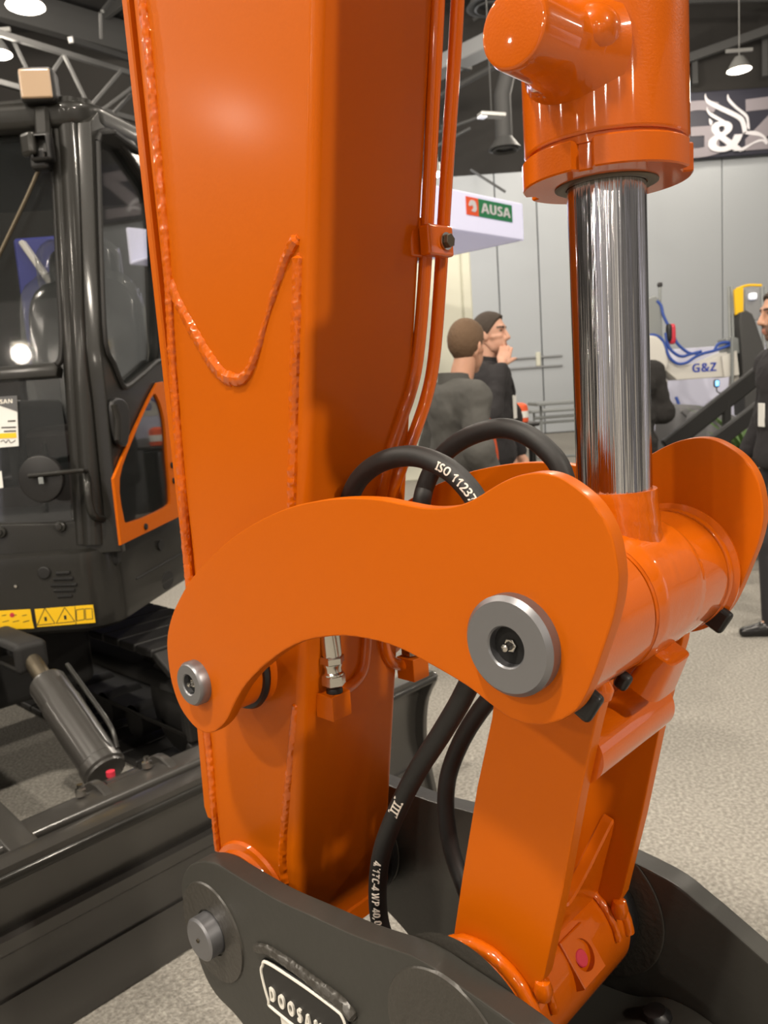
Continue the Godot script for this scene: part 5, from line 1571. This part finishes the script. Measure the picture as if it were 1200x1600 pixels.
	obj("name_plate", tx * plate(big, 0.0, 0.004, 0.0012, 1), M.black_plastic, ear)
	var loop := []
	for v in frame:
		loop.append(tx * Vector3(v.x, v.y, 0.0042))
	loop.append(loop[0])
	loop.append(loop[1])
	obj("plate_border", sweep(resample(loop, 0.003), 0.002, 8), M.white_paint, ear)
	var wv := inv * ap(515, 1612, -0.15)
	var cap_h: float = absf((inv * ap(424, 1558, -0.15)).y - (inv * ap(429, 1536, -0.15)).y)
	obj("plate_lettering", tx * fit_text(text_tris("D O O S A N", 0.01, 0.003), wv.x * 0.92, cap_h * 0.74, Vector3(wv.x * 0.46, 0.0, 0.0052)), M.white_paint, ear)
	# the bead laid round the plate, and a white emblem below it
	obj("plate_weld", bead(path_p([398, 1480, 420, 1484, 460, 1510, 500, 1540, 535, 1566, 556, 1592], -0.151), 0.0055, 0.008), M.bucket_worn, ear)
	var em := []
	for c in [[436, 1585], [452, 1590], [468, 1606], [458, 1618], [440, 1606]]:
		var v := inv * ap(c[0], c[1], -0.154)
		em.append(Vector2(v.x, v.y))
	obj("plate_emblem", tx * plate(em, 0.0, 0.0035, 0.0008), M.white_paint, ear)

func ribbon(pts: Array, th: float, p0: float, p1: float) -> PackedVector3Array:   # a bent plate: a line in the arm plane with thickness, drawn out along the pin
	var a := []
	var b := []
	for i in pts.size():
		var d: Vector2 = (pts[mini(i + 1, pts.size() - 1)] - pts[maxi(i - 1, 0)]).normalized()
		a.append(pts[i])
		b.append(pts[i] - Vector2(-d.y, d.x) * th)
	b.reverse()
	a.append_array(b)
	return pl(a, p0, p1, th * 0.3, 2)

# ---------------------------------------------------------------- people: joined limbs as a smooth field, meshed as surface nets
# a limb is [a, b, radius at a, radius at b]; an egg is [centre, radii, basis]
func field(limbs: Array, eggs: Array, cell: float, k: float, cuts := []) -> PackedVector3Array:
	var lo := Vector3.INF
	var hi := -Vector3.INF
	for l in limbs:
		var r := maxf(l[2], l[3])
		lo = lo.min(l[0] - Vector3.ONE * r).min(l[1] - Vector3.ONE * r)
		hi = hi.max(l[0] + Vector3.ONE * r).max(l[1] + Vector3.ONE * r)
	for e in eggs:
		var r: float = maxf(e[1].x, maxf(e[1].y, e[1].z))
		lo = lo.min(e[0] - Vector3.ONE * r)
		hi = hi.max(e[0] + Vector3.ONE * r)
	lo -= Vector3.ONE * cell * 2.5
	hi += Vector3.ONE * cell * 2.5
	var nx := int((hi.x - lo.x) / cell) + 2
	var ny := int((hi.y - lo.y) / cell) + 2
	var nz := int((hi.z - lo.z) / cell) + 2
	var g := PackedFloat32Array()
	g.resize(nx * ny * nz)
	g.fill(1.0)
	var pad := k + cell * 2.0
	for l in limbs:
		var a: Vector3 = l[0]
		var b: Vector3 = l[1]
		var ba := b - a
		var dd := maxf(ba.length_squared(), 1e-9)
		var r := maxf(l[2], l[3]) + pad
		var i0 := Vector3i(((a.min(b) - Vector3.ONE * r - lo) / cell).floor()).max(Vector3i.ZERO)
		var i1 := Vector3i(((a.max(b) + Vector3.ONE * r - lo) / cell).ceil()).min(Vector3i(nx - 1, ny - 1, nz - 1))
		for z in range(i0.z, i1.z + 1):
			for y in range(i0.y, i1.y + 1):
				var at_ := (z * ny + y) * nx
				for x in range(i0.x, i1.x + 1):
					var p := lo + Vector3(x, y, z) * cell - a
					var h := clampf(p.dot(ba) / dd, 0.0, 1.0)
					var d: float = (p - ba * h).length() - lerpf(l[2], l[3], h)
					var o := g[at_ + x]
					var m := maxf(k - absf(d - o), 0.0)
					g[at_ + x] = minf(d, o) - m * m / (4.0 * k)
	for e in eggs:
		var c: Vector3 = e[0]
		var rr: Vector3 = e[1]
		var inv: Basis = e[2].transposed() if e.size() > 2 else Basis()
		var kk: float = e[3] if e.size() > 3 else k
		var r := maxf(rr.x, maxf(rr.y, rr.z)) + pad
		var i0 := Vector3i(((c - Vector3.ONE * r - lo) / cell).floor()).max(Vector3i.ZERO)
		var i1 := Vector3i(((c + Vector3.ONE * r - lo) / cell).ceil()).min(Vector3i(nx - 1, ny - 1, nz - 1))
		for z in range(i0.z, i1.z + 1):
			for y in range(i0.y, i1.y + 1):
				var at_ := (z * ny + y) * nx
				for x in range(i0.x, i1.x + 1):
					var q := inv * (lo + Vector3(x, y, z) * cell - c)
					var s := (q / rr).length()
					var d: float = s * (s - 1.0) / maxf((q / (rr * rr)).length(), 1e-6)
					var o := g[at_ + x]
					var m := maxf(kk - absf(d - o), 0.0)
					g[at_ + x] = minf(d, o) - m * m / (4.0 * kk)
	for c in cuts:                                     # [point, normal]: what lies on the normal's side is taken away
		for z in nz:
			for y in ny:
				for x in nx:
					var i := (z * ny + y) * nx + x
					g[i] = maxf(g[i], (lo + Vector3(x, y, z) * cell - c[0]).dot(c[1]))
	var t := PackedVector3Array()
	var vert := {}
	var step := [1, nx, nx * ny]
	for z in nz - 1:
		for y in ny - 1:
			for x in nx - 1:
				var i := (z * ny + y) * nx + x
				var neg := 0
				for q in 8:
					if g[i + (q & 1) + (q >> 1 & 1) * nx + (q >> 2) * step[2]] < 0.0:
						neg += 1
				if neg == 0 or neg == 8:
					continue
				var s := Vector3.ZERO
				var n := 0
				for q in 8:
					var va := g[i + (q & 1) + (q >> 1 & 1) * nx + (q >> 2) * step[2]]
					for ax in 3:
						if q >> ax & 1:
							continue
						var q2: int = q | 1 << ax
						var vb := g[i + (q2 & 1) + (q2 >> 1 & 1) * nx + (q2 >> 2) * step[2]]
						if (va < 0.0) != (vb < 0.0):
							var pa := Vector3(q & 1, q >> 1 & 1, q >> 2)
							var pb := Vector3(q2 & 1, q2 >> 1 & 1, q2 >> 2)
							s += pa.lerp(pb, va / (va - vb))
							n += 1
				vert[i] = lo + (Vector3(x, y, z) + s / n) * cell
	for i in vert:
		for ax in 3:
			var va := g[i]
			var vb := g[i + step[ax]]
			if (va < 0.0) == (vb < 0.0):
				continue
			var u: int = step[(ax + 1) % 3]
			var v: int = step[(ax + 2) % 3]
			if not (vert.has(i - u) and vert.has(i - v) and vert.has(i - u - v)):
				continue
			if va < 0.0:
				quad(t, vert[i - u - v], vert[i - v], vert[i], vert[i - u])
			else:
				quad(t, vert[i - u - v], vert[i - u], vert[i], vert[i - v])
	return t

func side(s: float, x: float, y: float, z: float) -> Vector3:
	return Vector3(s * x, y, z)

# pose: elbows and wrists of the left (+x when facing +z) and right arm, head turn about up and nod; the person faces +z
func person(label: String, at_: Vector3, turn: float, h: float, pose: Dictionary, look: Dictionary) -> Node3D:
	var k := h / 1.75
	var o := thing("person", label, "person", Transform3D(Basis(Vector3.UP, turn).scaled(Vector3.ONE * k), at_))
	var hb := Basis(Vector3.UP, pose.get("head", 0.0)) * Basis(Vector3.RIGHT, pose.get("nod", 0.0))
	var hc: Vector3 = Vector3(0, 1.632, 0.03) + pose.get("lean", Vector3.ZERO)
	var sh := [Vector3(0.18, 1.395, 0), Vector3(-0.18, 1.395, 0)]
	var el: Array = pose.elbow
	var wr: Array = pose.wrist
	var step: float = pose.get("step", 0.0)
	var hips := [Vector3(0.09, 0.93, 0), Vector3(-0.09, 0.93, 0)]
	var knees := [Vector3(0.1, 0.5, 0.03 + step), Vector3(-0.1, 0.5, 0.03 - step)]
	var ank := [Vector3(0.105, 0.09, step * 1.2), Vector3(-0.105, 0.09, -step * 1.2 - 0.02)]
	# --- skin: head with a face, neck, trunk and limbs in one
	var lm := []
	var eg := []
	var H := func(x: float, y: float, z: float) -> Vector3: return hc + hb * Vector3(x, y, z)
	eg.append([H.call(0, 0.03, -0.012), Vector3(0.076, 0.1, 0.096), hb])
	eg.append([H.call(0, -0.045, 0.03), Vector3(0.057, 0.072, 0.062), hb])
	lm.append([H.call(0, -0.085, 0.052), H.call(0, -0.1, 0.066), 0.03, 0.02])            # chin
	lm.append([H.call(0.035, -0.078, 0.02), H.call(0.052, -0.03, -0.02), 0.02, 0.02])     # jaw
	lm.append([H.call(-0.035, -0.078, 0.02), H.call(-0.052, -0.03, -0.02), 0.02, 0.02])
	lm.append([H.call(0.036, -0.012, 0.066), H.call(0.056, -0.015, 0.03), 0.014, 0.014])   # cheekbones
	lm.append([H.call(-0.036, -0.012, 0.066), H.call(-0.056, -0.015, 0.03), 0.014, 0.014])
	lm.append([H.call(0.035, 0.04, 0.074), H.call(-0.035, 0.04, 0.074), 0.014, 0.014])    # brow
	var face := field(lm, eg, 0.0065, 0.02)
	var nose := [[H.call(0, 0.022, 0.086), H.call(0, -0.022, 0.108), 0.009, 0.0125], [H.call(0.009, -0.028, 0.094), H.call(-0.009, -0.028, 0.094), 0.009, 0.009], [H.call(0.018, -0.062, 0.083), H.call(-0.018, -0.062, 0.083), 0.0085, 0.0085], [H.call(0.016, -0.073, 0.08), H.call(-0.016, -0.073, 0.08), 0.0085, 0.0085]]
	lm.append_array(nose)
	for s in [1.0, -1.0]:
		eg.append([H.call(0.076 * s, -0.005, -0.012), Vector3(0.009, 0.031, 0.018), hb * Basis(Vector3.UP, -0.35 * s) * Basis(Vector3.RIGHT, -0.15), 0.006])
	var body := field(lm, eg, 0.0055, 0.012)
	# neck to feet, coarser
	var bl := [[Vector3(0, 1.36, -0.01), hc + hb * Vector3(0, -0.06, -0.02), 0.062, 0.056], [sh[0], sh[1], 0.06, 0.06], [Vector3(0, 1.3, 0), Vector3(0, 1.0, 0), 0.12, 0.12]]
	for s in 2:
		bl.append([sh[s], el[s], 0.05, 0.04])
		bl.append([el[s], wr[s], 0.04, 0.028])
		bl.append([hips[s], knees[s], 0.085, 0.05])
		bl.append([knees[s], ank[s], 0.05, 0.036])
		bl.append([ank[s], ank[s] + Vector3(0, -0.058, 0.1), 0.032, 0.02])
	body.append_array(field(bl, [], 0.017, 0.04))
	# hands: palm, four bent fingers of unequal length and a thumb from the palm's side
	for s in 2:
		var dir: Vector3 = (wr[s] - el[s]).normalized()
		var hx: Basis
		var pn: Vector3 = pose.get("palm", [Vector3(1, 0, 0), Vector3(-1, 0, 0)])[s]
		pn = (pn - dir * pn.dot(dir)).normalized()          # the way the palm faces
		var sx := dir.cross(pn)
		var c: float = pose.get("curl", [0.35, 0.35])[s]
		var hl := [[wr[s], wr[s] + dir * 0.03, 0.027, 0.028]]
		var he := [[wr[s] + dir * 0.055, Vector3(0.041, 0.05, 0.016), Basis(sx, dir, pn)]]
		var flip := 1.0 if s == 0 else -1.0
		for f in 4:
			var base: Vector3 = wr[s] + dir * (0.098 - 0.004 * absf(f - 1.4)) + sx * (0.03 - 0.02 * f) * flip
			var ln: float = [0.041, 0.046, 0.042, 0.033][f]
			var d := dir
			var q := base - dir * 0.02
			for seg in 3:
				d = dir.rotated(sx, -c * (0.6 + seg * 0.9)) if dir.cross(pn).dot(sx) > 0 else dir
				d = (dir * cos(c * (0.5 + seg)) + pn * sin(c * (0.5 + seg))).normalized()
				var e: Vector3 = q + d * (ln if seg == 0 else ln * (0.72 - 0.1 * seg)) + (dir * 0.02 if seg == 0 else Vector3.ZERO)
				hl.append([q, e, 0.0092 - 0.0006 * seg, 0.0088 - 0.0008 * seg])
				q = e
		var tb: Vector3 = wr[s] + dir * 0.03 + sx * 0.03 * flip
		var td := (dir * 0.75 + sx * 0.55 * flip + pn * 0.35).normalized()
		hl.append([tb, tb + td * 0.045, 0.013, 0.0105])
		hl.append([tb + td * 0.045, tb + td * 0.045 + (td + pn * 0.5 * c).normalized() * 0.03, 0.0105, 0.008])
		body.append_array(field(hl, he, 0.0052, 0.006))
	# skin colours: lips, brows, eyes and stubble where they are
	var base: Color = look.skin
	var cols := PackedColorArray()
	var ib := hb.transposed()
	for v in body:
		var q := ib * (v - hc)
		var c := base
		if q.z > 0.04:
			if absf(q.x) < 0.024 and q.y < -0.056 and q.y > -0.081 and q.z > 0.075:
				c = base.lerp(Color(0.45, 0.12, 0.1), 0.45)
			for s in [1.0, -1.0]:
				if Vector2(q.x - 0.034 * s, (q.y - 0.019) * 1.8).length() < 0.0105:
					c = Color(0.3, 0.26, 0.23) if Vector2(q.x - 0.034 * s, q.y - 0.019).length() > 0.0065 else Color(0.03, 0.02, 0.015)
				if absf(q.x - 0.034 * s) < 0.022 and absf(q.y - 0.039) < 0.0055:
					c = look.hair
		if look.get("beard", false) and q.y < -0.035 and q.y > -0.14 and q.z > -0.03 and not (absf(q.x) < 0.022 and q.y > -0.083 and q.y < -0.056) and q.length() < 0.16:
			c = base.lerp(look.hair, 0.75)
		cols.append(c)
	obj("body", body, M.skin, o, 70, cols)
	# --- hair: a cap over the skull, cut at the hairline
	var hair := field([], [[H.call(0, 0.033, -0.014), Vector3(0.083, 0.107, 0.103), hb], [H.call(0, 0.07, 0.02), Vector3(0.06, 0.055, 0.07), hb]], 0.007, 0.02, [[H.call(0, 0.055, 0.045), hb * Vector3(0, -0.62, 0.78).normalized()], [H.call(0, -0.055, -0.05), hb * Vector3(0, -1, 0.12).normalized()], [H.call(0, 0.0, 0.005), hb * Vector3(0, -0.55, 0.84).normalized()]])
	for i in hair.size():
		var v := hair[i]
		hair[i] = v + (v - hc).normalized() * noise.get_noise_3d(v.x * 160, v.y * 90, v.z * 160) * 0.0035
	obj("hair", hair, M[look.hair_mat], o, 60)
	# --- clothes
	var jl := [[Vector3(0.06, 1.32, 0.0), Vector3(-0.06, 1.32, 0.0), 0.12, 0.12], [Vector3(0.075, 1.12, 0.005), Vector3(-0.075, 1.12, 0.005), 0.118, 0.118], [Vector3(0.07, 0.93, 0.005), Vector3(-0.07, 0.93, 0.005), 0.125, 0.125], [Vector3(0, 1.34, 0), Vector3(0, 0.93, 0), 0.125, 0.125], [Vector3(0, 1.38, -0.01), Vector3(0, 1.475, 0.0), 0.11, 0.078]]
	for s in 2:
		jl.append([Vector3(0.07, 1.4, -0.005) * Vector3(1 if s == 0 else -1, 1, 1), sh[s], 0.082, 0.068])
		jl.append([sh[s], el[s], 0.07, 0.06])
		jl.append([el[s], el[s].lerp(wr[s], 0.92), 0.062, 0.046])
	var jt := field(jl, [], 0.014, 0.05, [[Vector3(0, 1.485, 0), Vector3(0, 1, 0.12).normalized()], [Vector3(0, 0.86, 0), Vector3.DOWN]])
	for i in jt.size():
		var v := jt[i]
		jt[i] = v + Vector3(noise.get_noise_3d(v.x * 9, v.y * 14, v.z * 9), 0, noise.get_noise_3d(v.x * 9 + 7, v.y * 14, v.z * 9)) * 0.010
	var jk := obj("jacket", jt, M[look.jacket], o, 70)
	# collar
	var rows := []
	for i in 6:
		var ring := []
		var u: float = [0.0, 0.5, 1.0, 1.0, 0.5, 0.0][i]
		var inn: float = [0.0, 0.0, 0.0, 0.012, 0.012, 0.012][i]
		for q in 28:
			var w := TAU * q / 28
			ring.append(Vector3(cos(w) * (0.083 - 0.008 * u - inn), 1.445 + 0.068 * u - 0.016 * sin(w) * (1.0 if sin(w) > 0 else 0.3), sin(w) * (0.088 - 0.006 * u - inn) - 0.004))
		rows.append(ring)
	rows.append(rows[0])
	obj("collar", outward(grid(rows, true)), M[look.jacket], jk)
	var tl := [[Vector3(0.05, 0.95, 0), Vector3(-0.05, 0.95, 0), 0.115, 0.115]]
	for s in 2:
		tl.append([hips[s], knees[s], 0.098, 0.074])
		tl.append([knees[s], ank[s] + Vector3(0, -0.045, 0), 0.074, 0.066])
	obj("trousers", field(tl, [], 0.018, 0.025), M.trousers_dark, o, 60)
	for s in 2:
		var a: Vector3 = ank[s]
		obj("shoe", field([[a + Vector3(0, -0.052, -0.05), a + Vector3(0, -0.055, 0.06), 0.036, 0.036], [a + Vector3(0, -0.055, 0.06), a + Vector3(0, -0.064, 0.165), 0.038, 0.026], [a + Vector3(0, -0.03, 0.0), a + Vector3(0, 0.0, 0.0), 0.04, 0.04]], [], 0.011, 0.02, [[Vector3(0, 0.002, 0), Vector3.DOWN]]), M.shoe_black, o, 60)
	return o

func people() -> void:
	var g0 := Vector3(0, 0, 0)
	# man in a grey fleece, his back and right ear towards us
	var p := at(722, 600, 3.75)
	var a := person("man with cropped light brown hair in a dark grey fleece jacket, seen from behind", Vector3(p.x - 0.03, 0, p.z), deg_to_rad(112), 1.69, {"elbow": [Vector3(0.27, 1.14, -0.02), Vector3(-0.27, 1.14, -0.04)], "wrist": [Vector3(0.22, 0.98, 0.18), Vector3(-0.25, 0.9, 0.1)], "head": 0.5, "nod": 0.06, "lean": Vector3(0, 0, 0.045)}, {"skin": Color(0.55, 0.3, 0.2), "hair": Color(0.16, 0.1, 0.06), "hair_mat": "hair_brown", "jacket": "jacket_grey"})
	obj("lanyard", sweep(cr([Vector3(-0.155, 1.36, 0.03), Vector3(-0.16, 1.28, 0.08), Vector3(-0.13, 1.12, 0.13), Vector3(-0.08, 1.02, 0.15)], false, 4), 0.011, 8), M.lanyard_orange, a)
	# man with his fist at his mouth
	p = at(768, 600, 5.0)
	var b := person("man in a black jacket holding his fist to his mouth, white badge on his chest", Vector3(p.x - 0.02, 0, p.z), deg_to_rad(62), 1.82, {"elbow": [Vector3(0.29, 1.14, 0.03), Vector3(-0.27, 1.17, 0.1)], "wrist": [Vector3(0.25, 0.9, 0.1), Vector3(-0.115, 1.445, 0.13)], "head": 0.05, "curl": [0.5, 0.9], "palm": [Vector3(-1, 0, 0.2), Vector3(1, 0.1, -0.3)]}, {"skin": Color(0.56, 0.31, 0.22), "hair": Color(0.05, 0.035, 0.025), "hair_mat": "hair_dark", "jacket": "jacket_black"})
	obj("badge", off(rbox(Vector3(0.06, 0.14, 0.006), 0.002), Vector3(0.05, 1.2, 0.142)), M.paper, b)
	obj("badge_strap", sweep(cr([Vector3(0.075, 1.44, 0.07), Vector3(0.075, 1.38, 0.115), Vector3(0.06, 1.3, 0.14), Vector3(0.05, 1.27, 0.142)], false, 4), 0.008, 8), M.jacket_black, b)
	# man half hidden by the chrome rod
	p = at(982, 600, 5.3)
	var c := person("man in a black sweatshirt with an orange lanyard, half hidden behind the chrome rod", Vector3(p.x, 0, p.z), deg_to_rad(195), 1.76, {"elbow": [Vector3(0.25, 1.12, -0.02), Vector3(-0.25, 1.12, -0.02)], "wrist": [Vector3(0.12, 1.08, 0.2), Vector3(-0.1, 1.08, 0.2)], "head": 0.5, "nod": 0.2}, {"skin": Color(0.5, 0.28, 0.19), "hair": Color(0.05, 0.04, 0.03), "hair_mat": "hair_dark", "jacket": "hoodie_black"})
	obj("lanyard", sweep(cr([Vector3(-0.06, 1.52, -0.06), Vector3(-0.095, 1.49, -0.03), Vector3(-0.1, 1.46, 0.04), Vector3(-0.07, 1.4, 0.1)], false, 4), 0.012, 8), M.lanyard_orange, c)
	# bearded man cut by the right edge
	p = at(1229, 600, 4.1)
	var d := person("bearded man in dark clothes entering at the right edge, in profile", Vector3(p.x, 0, p.z), deg_to_rad(-92), 1.76, {"elbow": [Vector3(0.27, 1.15, -0.08), Vector3(-0.27, 1.14, -0.03)], "wrist": [Vector3(0.25, 0.92, 0.05), Vector3(-0.25, 0.92, 0.1)], "head": 0.0, "nod": 0.08, "step": 0.08}, {"skin": Color(0.52, 0.29, 0.19), "hair": Color(0.03, 0.022, 0.018), "hair_mat": "hair_dark", "jacket": "jacket_black", "beard": true})
	obj("badge", off(rbox(Vector3(0.07, 0.12, 0.006), 0.002), Vector3(0.02, 1.14, 0.135)), M.paper, d)
